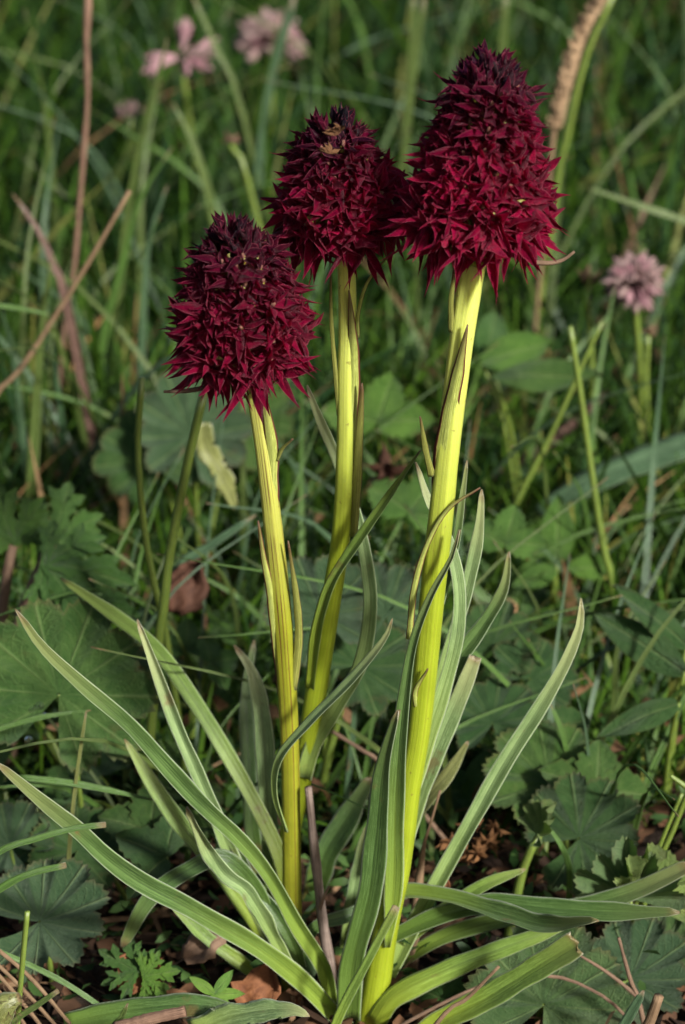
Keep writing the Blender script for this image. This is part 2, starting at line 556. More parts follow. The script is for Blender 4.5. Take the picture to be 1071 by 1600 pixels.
def tube(mb, pts, rs, n=20, k=8, ridge=0.0, nr=5, mi=0, wob=0.0, seed=0):
    """round stem along points, radii in metres, closed ends"""
    rr = random.Random(seed)
    c = spline(pts, n)
    verts, uvs, faces = [], [], []
    ref = Vector((0, -1, 0.2))
    for i in range(n):
        t = i / (n - 1)
        T = Vector(c[min(i + 1, n - 1)] - c[max(i - 1, 0)]).normalized()
        S = T.cross(ref)
        if S.length < 1e-3:
            S = T.cross(Vector((1, 0, 0)))
        S.normalize()
        N = S.cross(T)
        r0 = interp(rs, t) * (1 + wob * rr.uniform(-1, 1))
        for j in range(k):
            a = 2 * math.pi * j / k
            r = r0 * (1 + ridge * math.cos(nr * a) * (0.4 + 0.6 * t))
            verts.append(Vector(c[i]) + S * (r * math.cos(a)) + N * (r * math.sin(a)))
            uvs.append((abs(2 * j / k - 1), t))
    for i in range(n - 1):
        for j in range(k):
            a0, a1 = i * k + j, i * k + (j + 1) % k
            faces.append((a0, a1, a1 + k, a0 + k))
    faces.append(tuple(range(k - 1, -1, -1)))
    faces.append(tuple((n - 1) * k + j for j in range(k)))
    mb.add(verts, faces, uvs, mi)
    return mb


def px_line(pl, Y0, Y1=None, ground=False):
    """pixels (root first) to world points, depth running from Y0 to Y1"""
    Y1 = Y0 if Y1 is None else Y1
    n = len(pl)
    L = [0]
    for i in range(1, n):
        L.append(L[-1] + math.hypot(pl[i][0] - pl[i - 1][0], pl[i][1] - pl[i - 1][1]))
    pts = [P(q[0], q[1], Y0 + (Y1 - Y0) * (L[i] / max(L[-1], 1e-6)) ** 1.3) for i, q in enumerate(pl)]
    if ground:
        p = pts[0]
        g = gz(p.x, p.y)
        if p.z > g + 0.001:
            d = p - pts[1]
            d.z = min(d.z, -0.25 * d.length if d.length else -1)
            d.normalize()
            k = (p.z - g + 0.001) / max(0.3, -d.z)
            q = p + Vector((d.x * k * 0.6, d.y * k * 0.6, 0))
            q.z = gz(q.x, q.y) - 0.002
            pts = [q] + pts
    return pts


def wpx(ws, p):
    k = mpp(p)
    return [w * k for w in ws]


# ------------------------------------------------------------------ the ground
def build_ground():
    xs = np.concatenate([-np.geomspace(40, 0.62, 16), np.linspace(-0.6, 0.6, 121), np.geomspace(0.62, 40, 16)])
    ys = np.concatenate([-np.geomspace(40, 0.52, 14), np.linspace(-0.5, 1.2, 171), np.geomspace(1.25, 40, 16)])
    v = [(x, y, gz(x, y)) for y in ys for x in xs]
    nx = len(xs)
    f = [(j * nx + i, j * nx + i + 1, (j + 1) * nx + i + 1, (j + 1) * nx + i) for j in range(len(ys) - 1) for i in range(nx - 1)]
    mb = MB()
    mb.add(v, f, [(p[0], p[1]) for p in v])
    tag(link('ground', mb.mesh('ground', ['soil'])), kind='structure')


build_ground()


# ------------------------------------------------------------------ orchids
def petal(mb, base, axis, side, nrm, L, W, bend, cup, mi=0, nu=6, nv=10, shape='lance', tw=0.0, rr=rnd):
    """one pointed tepal; axis from the base outwards, nrm its upper face"""
    verts, uvs, faces = [], [], []
    p = Vector(base)
    d = Vector(axis).normalized()
    N = Vector(nrm)
    S = Vector(side)
    st = L / (nv - 1)
    wob = rr.uniform(0, 6.28)
    for i in range(nv):
        t = i / (nv - 1)
        if shape == 'lance':
            w = W * float(np.interp(t, [0, 0.14, 0.32, 0.52, 0.72, 0.87, 1], [0.34, 0.70, 1.0, 0.93, 0.52, 0.20, 0.02]))
        elif shape == 'lip':
            w = W * (0.55 + 0.45 * math.sin(math.pi * t * 0.95)) * ((1 - t) ** 0.55 if t > 0.4 else 1.0) * (1.0 if t > 0.4 else 0.74)
        else:
            w = W * (1 - t) ** 0.7
        w = max(w, W * 0.03)
        c_, s_ = math.cos(tw * t), math.sin(tw * t)
        S2, N2 = S * c_ + N * s_, N * c_ - S * s_
        for k in range(nu + 1):
            s = -1 + 2 * k / nu
            e = cup * (abs(s) ** 1.6) * w * 0.62 + 0.13 * w * math.sin(t * 9 + wob + 2 * s) * abs(s)
            verts.append(p + S2 * (s * w / 2) + N2 * e)
            uvs.append((k / nu, t))
        a = bend / (nv - 1)
        d, N = (d * math.cos(a) + N * math.sin(a)), (N * math.cos(a) - d * math.sin(a))
        p = p + d * st
    for i in range(nv - 1):
        for k in range(nu):
            a0 = i * (nu + 1) + k
            faces.append((a0, a0 + 1, a0 + nu + 2, a0 + nu + 1))
    mb.add(verts, faces, uvs, mi)


def flower_mesh(seed, ls=1.0, wsc=0.76):
    """local: +Z out of the spike, +Y up; the throat is at the origin; tips about 1 unit away"""
    rr = random.Random(seed)
    mb = MB()
    Z = Vector((0, 0, 1))
    spec = [(90, 'lip', 0.84, 0.60, 1.1), (30, 'lance', 0.90, 0.32, 0.9), (150, 'lance', 0.90, 0.32, 0.9),
            (205, 'lance', 1.08, 0.42, 0.8), (335, 'lance', 1.08, 0.42, 0.8), (270, 'lance', 1.16, 0.44, 0.8)]
    for ang, shp, L, W, cup in spec:
        a = R(ang + rr.uniform(-12, 12))
        out = Vector((math.cos(a), math.sin(a), 0))
        op = R(rr.uniform(44, 78) if shp == 'lance' else rr.uniform(30, 55))      # opening from the axis
        d = Z * math.cos(op) + out * math.sin(op)
        N = (Z * math.sin(op) - out * math.cos(op))
        S = d.cross(N)
        bend = rr.uniform(-1.0, 1.1) if shp == 'lance' else rr.uniform(-0.7, 0.6)
        petal(mb, out * 0.05, d, S, N, L * (ls if ang > 180 else 1.0) * rr.uniform(0.84, 1.16), W * wsc * rr.uniform(0.8, 1.2), bend, cup * rr.uniform(0.5, 1.1), shape=shp, tw=rr.uniform(-0.85, 0.85), rr=rr)
    # narrow dark bract below the flower
    d = Vector((rr.uniform(-0.25, 0.25), -0.75, 0.65)).normalized()
    N = Vector((0, 0.65, 0.75))
    petal(mb, Vector((rr.uniform(-0.1, 0.1), -0.12, -0.30)), d, d.cross(N).normalized(), N, 1.15, 0.20, rr.uniform(0.1, 0.6), 0.6, shape='lance', rr=rr)
    # ovary behind, column in the throat
    tube(mb, [(0, -0.16, -1.0), (0, -0.14, -0.45), (0, 0, 0.03)], [0.10, 0.17, 0.13], n=6, k=7, mi=1)
    tube(mb, [(0, 0, 0.02), (0, 0.02, 0.13), (0, 0.05, 0.22)], [0.085, 0.075, 0.04], n=4, k=6, mi=2)
    return mb.mesh('flower', ['petal', 'ovary', 'column'])


def bud_mesh(seed):
    rr = random.Random(seed)
    mb = MB()
    Z = Vector((0, 0, 1))
    for i in range(5):
        a = R(72 * i + rr.uniform(-12, 12))
        out = Vector((math.cos(a), math.sin(a), 0))
        op = R(rr.uniform(20, 36))
        d = Z * math.cos(op) + out * math.sin(op)
        N = Z * math.sin(op) - out * math.cos(op)
        petal(mb, out * 0.08 - Z * 0.25, d, d.cross(N), N, rr.uniform(0.8, 1.05), rr.uniform(0.34, 0.48), rr.uniform(0.3, 0.9), 1.1, shape='lance', tw=rr.uniform(-0.4, 0.4), rr=rr)
    tube(mb, [(0, 0, -0.9), (0, 0, -0.3), (0, 0, 0.25)], [0.10, 0.17, 0.06], n=5, k=6, mi=0)
    return mb.mesh('bud', ['petal', 'ovary', 'column'])


FLOWERS = [flower_mesh(i) for i in range(9)]
LOW_FLOWERS = [flower_mesh(80 + i, 1.22, 0.72) for i in range(6)]
BUDS = [bud_mesh(50 + i) for i in range(4)]


def make_spike(root, base, top, prof, nfl, seed, lum=1.0):
    """flower head: base and top of its axis (world), prof = radius (m) from base to top"""
    rr = random.Random(seed)
    base, top = Vector(base), Vector(top)
    ax = top - base
    L = ax.length
    A = ax.normalized()
    X = A.cross(Vector((0, 1, 0))).normalized()
    Yv = A.cross(X)
    mb = MB()
    tube(mb, [base - A * 0.001, base + A * L * 0.4, base + A * L * 0.6, base + A * L * 0.72], [0.0021, 0.0019, 0.0011, 0.0005], n=12, k=10)
    sp = put(mb, 'flower_spike', ['stem'], root)
    rootp = wloc(root)
    ga = math.pi * (3 - math.sqrt(5))
    n = 0
    cum = np.cumsum([0.30 + interp(prof, i / 200) / max(prof) for i in range(201)])
    cum = cum / cum[-1]
    for i in range(nfl):
        q = (i + 0.5) / nfl
        t = float(np.interp(q, cum, np.linspace(0, 1, 201)))
        th = i * ga + rr.uniform(-0.15, 0.15)
        rad = X * math.cos(th) + Yv * math.sin(th)
        Rr = interp(prof, t) * rr.uniform(0.86, 1.10)
        el = R(-46 + 120 * t ** 0.95 + rr.uniform(-9, 9)) if t < 0.9 else R(rr.uniform(55, 85))
        out = (rad * math.cos(el) + A * math.sin(el)).normalized()
        upv = (A * math.cos(el) - rad * math.sin(el)).normalized()
        bud = t > 0.86
        size = (0.0056 - 0.0016 * t) * rr.uniform(0.88, 1.14)
        if t < 0.16:
            size *= rr.uniform(1.0, 1.25)
        if bud:
            size *= rr.uniform(0.78, 1.0)
        # the throat sits so that the tips reach the outline
        reach = size * 0.78
        pos = base + A * (L * t) + rad * max(0.0006, Rr - reach * math.cos(el)) - A * (reach * math.sin(el) * 0.55)
        zax, yax = out, upv
        xax = yax.cross(zax).normalized()
        mtx = Matrix((xax, yax, zax)).transposed().to_4x4() @ Matrix.Rotation(rr.uniform(-0.35, 0.35), 4, 'Z') @ Matrix.Rotation(rr.uniform(-0.2, 0.2), 4, 'X')
        o = link('bud' if bud else 'flower', rr.choice(BUDS if bud else LOW_FLOWERS if t < 0.26 else FLOWERS), sp)
        o.matrix_local = Matrix.Translation(pos - rootp) @ mtx @ Matrix.Scale(size, 4)
        # colour of the tepals: wine red below, black purple in the young top
        k = min(1.0, max(0.0, (t - 0.40) / 0.5)) * rr.uniform(0.75, 1.1)
        c0 = Vector((0.205, 0.0030, 0.0290))
        c1 = Vector((0.024, 0.0022, 0.0115))
        c = (c0 * (1 - k) + c1 * k) * (lum * rr.uniform(0.55, 1.35))
        o.color = (c.x, c.y, c.z, 1)
        n += 1
    return sp


def stem_pts(pl, Y0, Y1):
    return px_line(pl, Y0, Y1)


AXES = {}


def to_px(p):
    v = Vector(p) - CL
    k = IH / KV / v.dot(FW)
    return IW / 2 + v.dot(RT) * k, IH / 2 - v.dot(UP) * k


def spline_v(pts, n):
    return [Vector(q) for q in spline(pts, n)]


def axis_y(root, py):
    ax = sorted(AXES[root.name])
    return float(np.interp(py, [a for a, _ in ax], [b for _, b in ax]))


def bract(root, pl, ws, mt, r):
    leaf(root, pl, ws, axis_y(root, pl[0][1]) - r * 0.55, axis_y(root, pl[-1][1]) - r * 1.5, mt, 'bract', fold=-0.6, n=20)


def orchid(label, stem_px, widths, Y0, Y1, mat, head_top, head_Y, prof_px, nfl, seed, lum=1.0, ridge=0.05):
    pts = px_line(stem_px, Y0, Y1)
    b = pts[0].copy()
    b.z = gz(b.x, b.y)
    root = thing('orchid', label, 'orchid', b, 'black vanilla orchids')
    low = pts[0].copy()
    if low.z > b.z - 0.002:
        low = Vector((low.x - (pts[1].x - low.x) * 0.1, low.y, b.z - 0.003))
        pts = [low] + pts
    AXES[root.name] = [(to_px(q)[1], q.y) for q in spline_v(pts, 80)]
    mb = MB()
    tube(mb, pts, [0.93 * w * mpp(pts[-1]) / 2 for w in widths], n=60, k=20, ridge=ridge, nr=5, wob=0.012)
    put(mb, 'stem', [mat], root)
    base = pts[-1]
    top = P(head_top[0], head_top[1], head_Y)
    make_spike(root, base, top, [w * mpp(top) for w in prof_px], nfl, seed, lum)
    return root


A_Y, B_Y, C_Y = 0.008, 0.020, 0.0
orc_a = orchid('shortest orchid with a red-streaked stem and dark wine flower head',
               [(455, 1530), (456, 1420), (455, 1300), (452, 1150), (443, 1000), (429, 850), (414, 720), (397, 606), (390, 572)],
               [40, 37, 34, 33, 34, 35, 33, 29, 28], A_Y, 0.000, 'stem_streaked', (358, 340), -0.003,
               [92, 112, 118, 116, 110, 101, 89, 72, 52, 22], 150, 3, 1.0, 0.07)
orc_b = orchid('slim middle orchid with a leaning yellow-green stem and withered crown tip',
               [(420, 1500), (430, 1400), (453, 1300), (478, 1185), (489, 1110), (500, 1040), (515, 950), (533, 830), (540, 700), (541, 600), (543, 500), (540, 395), (539, 366)],
               [36, 36, 37, 37, 39, 40, 37, 34, 33, 33, 32, 31, 30], B_Y, 0.010, 'stem', (519, 172), 0.008,
               [102, 120, 117, 106, 95, 86, 77, 64, 47, 22], 128, 8, 1.2, 0.06)
orc_c = orchid('tallest orchid with a thick ribbed yellow-green stem and long conical flower head',
               [(574, 1620), (585, 1560), (603, 1450), (624, 1350), (640, 1230), (655, 1140), (666, 1030), (675, 930), (689, 800), (702, 680), (722, 520), (740, 400), (743, 380)],
               [56, 50, 44, 42, 40, 40, 42, 44, 44, 40, 40, 42, 44], C_Y - 0.002, -0.002, 'stem', (773, 76), 0.0,
               [104, 122, 124, 119, 112, 105, 96, 85, 71, 53, 26], 192, 5, 1.45, 0.08)


def leaf(root, pl, ws, Y0, Y1, mat='leaf', name='leaf', label=None, **kw):
    pts = px_line(pl, Y0, Y1)
    mb = MB()
    if name == 'leaf':
        ws = [w * 0.88 for w in ws]
    kw.setdefault('seed', rnd.randint(0, 9999))
    ribbon(mb, pts, wpx(ws, pts[len(pts) // 2]), n=kw.pop('n', 34), **kw)
    o = put(mb, name, [mat], root)
    if label:
        o['label'] = label
    return o


SW = 'leaf_silver'
# ---- orchid A (left)
leaf(orc_a, [(520, 1575), (505, 1510), (462, 1440), (421, 1368), (370, 1308), (300, 1243), (200, 1136), (120, 1066), (62, 1008), (25, 953)], [26, 28, 30, 28, 27, 31, 31, 27, 22, 8], 0.0, -0.022, 'leaf', roll=(14, -4), fold=0.9, crinkle=0.10, thick=0.0006)
leaf(orc_a, [(540, 1605), (470, 1535), (400, 1480), (300, 1422), (200, 1366), (120, 1300), (50, 1243), (-8, 1190)], [32, 34, 37, 38, 34, 32, 28, 10], -0.002, -0.030, 'leaf', roll=(10, -6), fold=0.9, crinkle=0.09, thick=0.0007)
leaf(orc_a, [(440, 1500), (405, 1430), (365, 1345), (338, 1275), (312, 1215), (280, 1140), (248, 1055), (215, 968)], [24, 27, 27, 27, 26, 24, 20, 8], 0.006, 0.010, SW, roll=(5, 14), fold=0.8, crinkle=0.06)
leaf(orc_a, [(452, 1440), (440, 1350), (402, 1262), (350, 1170), (300, 1090), (245, 1015), (180, 962), (95, 903)], [26, 28, 28, 27, 28, 28, 24, 8], 0.014, 0.045, 'leaf_green', roll=(-20, 20), fold=0.3)
leaf(orc_a, [(440, 1430), (425, 1340), (417, 1230), (411, 1130), (396, 1055), (366, 1008)], [30, 34, 34, 34, 30, 8], 0.020, 0.030, SW, fold=0.25)
leaf(orc_a, [(420, 1440), (395, 1300), (388, 1180), (385, 1080), (398, 1000)], [26, 30, 28, 26, 8], 0.030, 0.045, 'leaf_dark', fold=0.3)
leaf(orc_a, [(430, 1500), (392, 1430), (335, 1350), (280, 1285), (235, 1220), (195, 1155)], [26, 30, 32, 32, 28, 10], 0.012, 0.016, 'leaf_green', roll=(10, -10), fold=0.2)
leaf(orc_a, [(470, 1540), (437, 1480), (408, 1425), (385, 1390), (350, 1364), (320, 1315), (292, 1262)], [24, 26, 26, 28, 30, 22, 10], 0.0, -0.008, SW, roll=(0, 40), fold=0.7, crinkle=0.22, label='crumpled leaf with a curled whitish margin')
leaf(orc_a, [(440, 1500), (405, 1400), (350, 1342), (290, 1362), (232, 1405), (190, 1480)], [28, 32, 32, 32, 32, 18], 0.006, 0.0, 'leaf_dark', roll=(0, 30), fold=0.3)
leaf(orc_a, [(410, 1530), (370, 1500), (320, 1462), (262, 1408)], [26, 26, 24, 10], 0.004, 0.004, 'leaf_green', fold=0.4)
leaf(orc_a, [(478, 1545), (460, 1480), (430, 1425), (402, 1388), (372, 1330), (345, 1290)], [22, 26, 26, 24, 20, 8], 0.003, 0.008, 'leaf_dark', fold=0.5, roll=(20, 20))
leaf(orc_a, [(448, 1300), (430, 1240), (438, 1185), (488, 1125), (550, 1062), (600, 1000), (613, 968)], [8, 15, 19, 21, 20, 16, 5], 0.0, -0.008, SW, roll=(60, 0), fold=0.4)
leaf(orc_a, [(462, 1520), (490, 1452), (540, 1432), (600, 1408), (640, 1400)], [16, 22, 24, 22, 8], 0.006, 0.012, 'leaf_dark', fold=0.4)
for pl, ws, mt in [([(445, 1100), (437, 1032), (424, 930), (412, 870), (404, 815)], [18, 18, 15, 11, 3], 'bract'),
                   ([(458, 1080), (467, 1000), (463, 930), (451, 846)], [14, 14, 10, 3], 'bract_dark'),
                   ([(425, 810), (426, 752), (426, 700), (418, 650), (410, 606)], [22, 24, 21, 17, 4], 'bract'),
                   ([(432, 720), (442, 700), (456, 686)], [6, 6, 2], 'bract_dark')]:
    bract(orc_a, pl, ws, mt, 0.0017)
# ---- orchid B (middle)
leaf(orc_b, [(486, 1075), (494, 1005), (504, 955), (522, 905), (560, 845), (610, 772), (657, 704)], [20, 23, 23, 20, 18, 13, 3], 0.0150, 0.003, 'leaf_green', fold=0.5, roll=(30, 0))
leaf(orc_b, [(474, 1215), (492, 1160), (530, 1100), (566, 1035), (580, 950), (572, 870), (556, 800), (527, 718), (500, 655), (480, 602)], [30, 30, 28, 28, 26, 24, 22, 20, 18, 6], 0.016, 0.024, SW, fold=0.35, roll=(0, 30))
for pl, ws, mt in [([(540, 760), (546, 692), (552, 600), (551, 520), (546, 455)], [26, 28, 24, 16, 3], 'bract'),
                   ([(531, 650), (523, 560), (518, 490), (517, 425)], [9, 8, 6, 3], 'bract_dark'),
                   ([(553, 840), (560, 730), (564, 650), (566, 600)], [12, 14, 13, 5], 'bract_dark'),
                   ([(560, 528), (560, 490), (575, 440), (611, 394)], [6, 6, 5, 2], 'bract')]:
    bract(orc_b, pl, ws, mt, 0.0017)
# ---- orchid C (right)
leaf(orc_c, [(545, 1590), (552, 1500), (578, 1400), (590, 1300), (600, 1200), (622, 1110)], [44, 46, 44, 42, 34, 10], -0.006, -0.008, 'leaf_dark', roll=(0, 30), fold=0.35, thick=0.0007)
leaf(orc_c, [(605, 1480), (615, 1380), (618, 1280), (624, 1180), (634, 1080), (648, 1000), (675, 930), (706, 872), (718, 828)], [10, 34, 38, 35, 28, 22, 17, 13, 4], -0.0042, -0.0072, 'leaf', roll=(-10, 40), fold=0.5)
leaf(orc_c, [(640, 1240), (665, 1160), (692, 1080), (713, 1000), (718, 930), (708, 870), (690, 820), (668, 780), (650, 722)], [36, 34, 30, 28, 26, 23, 20, 18, 8], -0.001, 0.006, SW, roll=(0, -20), fold=0.35)
leaf(orc_c, [(655, 1130), (668, 1010), (690, 930), (712, 850), (722, 780), (730, 720)], [16, 20, 20, 18, 14, 5], 0.003, 0.005, 'leaf', fold=0.5)
leaf(orc_c, [(665, 1160), (690, 1060), (716, 970), (737, 890), (749, 825), (753, 765)], [20, 24, 25, 25, 22, 8], 0.008, 0.012, SW, fold=0.35)
leaf(orc_c, [(640, 1200), (680, 1095), (712, 1038), (758, 975), (788, 920), (796, 862)], [24, 30, 32, 30, 24, 6], 0.010, 0.014, 'leaf', fold=0.5, roll=(-20, 20))
leaf(orc_c, [(620, 1360), (642, 1285), (666, 1215), (692, 1150), (722, 1080), (744, 1024)], [28, 34, 34, 34, 34, 22], 0.008, 0.010, SW, fold=0.25, blunt=True)
leaf(orc_c, [(600, 1540), (645, 1450), (690, 1370), (740, 1280), (790, 1190), (840, 1110), (880, 1040), (904, 980), (908, 935)], [26, 29, 31, 31, 30, 29, 27, 22, 8], 0.004, 0.010, SW, fold=0.8, roll=(6, -8), thick=0.0007)
leaf(orc_c, [(632, 1310), (660, 1258), (700, 1210), (732, 1158)], [22, 28, 28, 6], 0.018, 0.022, 'leaf_yellow', fold=0.3)
leaf(orc_c, [(592, 1408), (640, 1398), (710, 1408), (790, 1432), (860, 1448), (934, 1438)], [30, 34, 36, 36, 34, 10], 0.006, -0.022, 'leaf', fold=0.8, crinkle=0.06, roll=(20, 10))
leaf(orc_c, [(600, 1470), (680, 1435), (770, 1415), (870, 1422), (960, 1427), (1062, 1426)], [26, 32, 38, 36, 34, 14], 0.002, -0.012, 'leaf_dark', fold=0.7, roll=(0, 10))
leaf(orc_c, [(600, 1520), (700, 1462), (830, 1428), (930, 1412), (1000, 1390), (1085, 1350)], [24, 28, 30, 32, 32, 26], 0.012, 0.0, 'leaf', fold=0.5)
leaf(orc_c, [(590, 1500), (640, 1462), (700, 1420), (760, 1382), (822, 1358)], [22, 26, 26, 24, 8], 0.006, 0.006, 'leaf_green', fold=0.5)
leaf(orc_c, [(585, 1600), (618, 1555), (700, 1515), (780, 1484), (850, 1458), (905, 1436)], [38, 40, 38, 35, 26, 8], -0.006, -0.004, 'leaf_green', fold=-0.5, thick=0.002)
leaf(orc_c, [(650, 1625), (690, 1596), (760, 1562), (840, 1512), (908, 1470)], [40, 44, 46, 46, 44], -0.012, -0.020, 'leaf_green', fold=0.6, blunt=True, label='broken leaf with a torn notched end')
leaf(orc_c, [(480, 1440), (505, 1345), (540, 1285), (580, 1215)], [30, 46, 46, 20], 0.030, 0.036, 'leaf_dark', fold=0.3)
leaf(orc_c, [(540, 1500), (552, 1410), (565, 1330), (575, 1290)], [26, 30, 26, 10], 0.014, 0.016, SW, fold=0.3)
for pl, ws, mt in [([(690, 790), (696, 712), (704, 640), (718, 570), (731, 508)], [34, 34, 28, 18, 3], 'bract'),
                   ([(676, 745), (666, 700), (657, 652)], [12, 10, 3], 'bract_dark'),
                   ([(706, 520), (706, 470), (710, 420)], [10, 9, 4], 'bract_dark'),
                   ([(640, 1000), (648, 920), (668, 850), (700, 795), (750, 762)], [12, 11, 9, 7, 3], 'bract'),
                   ([(655, 1120), (650, 1080), (668, 1046)], [8, 8, 3], 'bract')]:
    bract(orc_c, pl, ws, mt, 0.0022)
for (px_, py_), mt_ in (((522, 212), 'anther_dry'), ((530, 206), 'anther_dry'), ((516, 240), 'anther_dry')):
    mb = MB()
    q_ = P(px_, py_, -0.001)
    for i in range(5):
        d_ = V_ = Vector((rnd.uniform(-1, 1), rnd.uniform(-0.6, 0.1), rnd.uniform(0.1, 1.0))).normalized()
        s_ = d_.cross(Vector((0.2, 0.9, 0.1))).normalized()
        petal(mb, q_, d_, s_, s_.cross(d_), 0.0020, 0.0008, rnd.uniform(-1.2, 1.2), 0.7)
    put(mb, 'withered_tip', [mt_], orc_b)
for o_, pl_, yy_ in ((orc_c, [(830, 410), (860, 411), (880, 406), (898, 393)], -0.003), (orc_a, [(320, 606), (290, 611), (256, 612)], -0.002)):
    pts_ = px_line(pl_, yy_)
    mb = MB()
    tube(mb, pts_, [0.0004, 0.00035, 0.0002], n=12, k=6)
    put(mb, 'thread_bract', ['twig'], o_)
for o_, bx_, y0_ in ((orc_a, 455, 0.004), (orc_b, 425, 0.016)):
    for i in range(4):
        x_ = bx_ + rnd.uniform(-24, 24)
        leaf(o_, [(x_, 1600), (x_ + rnd.uniform(-14, 14), 1582), (x_ + rnd.uniform(-34, 34), 1562 - rnd.uniform(0, 22))], [16, 18, 5], y0_ - 0.003, y0_ - 0.006, 'straw' if i % 2 else 'dead_leaf', 'old_sheath', fold=-0.3, crinkle=0.2, n=14)
# ring of green tissue and pale lower ovaries under head C
for o_, (hx, hy), yy in ((orc_c, (738, 392), -0.002),):
    mb = MB()
    for dx, dy in ((-22, 4), (-10, 8), (14, 10), (24, -2), (4, 6)):
        tube(mb, [P(738, 408, yy), P(738 + dx * 0.7, 402 + dy * 0.3, yy - 0.002), P(738 + dx, 388 + dy - 14, yy - 0.003)], [0.0008, 0.0013, 0.0007], n=6, k=7)
    put(mb, 'lower_ovary', ['stem'], o_)


# ------------------------------------------------------------------ leaf shapes for the meadow herbs
def mantle_mesh(seed, mat, lobes=9, span=320, depth=0.17, teeth=0.028, pleat=0.06, cup=0.12, droop=0.0):
    """rounded scalloped leaf, unit radius, in XY with tip +Y and face +Z"""
    rr = random.Random(seed)
    k = 12
    nt = lobes * k + 1
    fr = [0.02, 0.28, 0.55, 0.80, 0.93, 1.0]
    lob = [rr.uniform(0.9, 1.08) for _ in range(lobes + 1)]
    verts, uvs, faces = [], [], []
    ph = rr.uniform(0, 6)
    for j in range(nt):
        li = min(j // k, lobes - 1)
        f = (j - li * k) / k
        th = R(90 - span / 2 + span * j / (nt - 1))
        e = abs(2 * f - 1)
        rad = lob[li] * (1 - depth * e ** 2.2)
        if j % k == 0 and 0 < j < nt - 1:
            rad = 0.5 * (lob[li] + lob[li - 1]) * (1 - depth)
        mid = abs(th - math.pi / 2) / math.pi
        rad *= 1.0 - 0.16 * mid
        for q in fr:
            r = rad * q
            if q == 1.0:
                r += teeth * (1 if j % 2 else -1)
            z = -pleat * 0.55 * q * math.cos(2 * math.pi * f) * (0.4 + q) * -1 + cup * q * q + 0.05 * math.sin(3 * th + ph) * q * q - droop * q * q * max(0, -math.sin(th))
            verts.append((r * math.cos(th), r * math.sin(th), z))
            uvs.append((f if not (j % k == 0) else (0.0), q))
    m = len(fr)
    for j in range(nt - 1):
        for i in range(m - 1):
            a = j * m + i
            faces.append((a, a + m, a + m + 1, a + 1))
    mb = MB()
    mb.add(verts, faces, uvs)
    return mb.mesh('leaf', [mat])


def leaflet(mb, ang, L, W, teeth, tl, fold, bend, rr, base=(0, 0, 0), nv=13, nu=6, shape='oval', mi=0):
    d = Vector((math.cos(ang), math.sin(ang), 0))
    s0 = Vector((math.sin(ang), -math.cos(ang), 0))
    verts, uvs, faces = [], [], []
    for i in range(nv):
        t = i / (nv - 1)
        if shape == 'oval':
            w = W * math.sin(math.pi * (0.04 + 0.95 * t) ** 0.85) ** 0.8
        elif shape == 'wedge':
            w = W * (0.15 + 0.85 * t ** 0.8) * (1 if t < 0.8 else (1 - (t - 0.8) * 3.4))
        else:
            w = W * (0.3 + 0.7 * t) if t < 0.55 else W * (1 - (t - 0.55) / 0.5)
        w = max(w, 0.02 * W)
        if teeth and 0.15 < t < 0.97:
            w *= 1 + tl * (1 if i % 2 else -1)
        for k in range(nu + 1):
            s = -1 + 2 * k / nu
            z = fold * abs(s) * w * 0.5 + bend * t * t * L + 0.04 * L * math.sin(5 * t + 2 * s)
            verts.append(Vector(base) + d * (L * t * (1 - 0.04 * abs(s))) + s0 * (s * w / 2) + Vector((0, 0, z)))
            uvs.append((k / nu, max(t * 0.9, (abs(s) ** 6) * 1.0 if w > 0.1 * W else t)))
    for i in range(nv - 1):
        for k in range(nu):
            a = i * (nu + 1) + k
            faces.append((a, a + 1, a + nu + 2, a + nu + 1))
    mb.add(verts, faces, uvs, mi)


def trifoliate_mesh(seed, mat, toothed=True):
    rr = random.Random(seed)
    mb = MB()
    for a in (90, 90 - 78, 90 + 78):
        leaflet(mb, R(a + rr.uniform(-9, 9)), rr.uniform(0.9, 1.05), rr.uniform(0.62, 0.78), toothed, 0.10, 0.30, rr.uniform(-0.25, 0.05), rr)
    return mb.mesh('leaf', [mat])


def cut_mesh(seed, mat):
    rr = random.Random(seed)
    mb = MB()
    for a in (90, 45, 135, 0, 180):
        L = rr.uniform(0.85, 1.05) * (1.0 if a == 90 else 0.85 if a in (45, 135) else 0.62)
        leaflet(mb, R(a), L, 0.46 * L, True, 0.22, 0.25, rr.uniform(-0.3, 0.0), rr, shape='diamond', nv=11)
        d = Vector((math.cos(R(a)), math.sin(R(a)), 0))
        for s in (-1, 1):
            leaflet(mb, R(a + s * 38), 0.42 * L, 0.20 * L, False, 0, 0.25, -0.2, rr, base=d * (0.45 * L) + Vector((0, 0, 0.01)), shape='diamond', nv=6, nu=4)
    return mb.mesh('leaf', [mat])


def oval_mesh(seed, mat, w=0.5):
    rr = random.Random(seed)
    mb = MB()
    leaflet(mb, R(90), 1.0, w, False, 0, 0.25, rr.uniform(-0.2, 0.1), rr, nv=14)
    return mb.mesh('leaf', [mat])


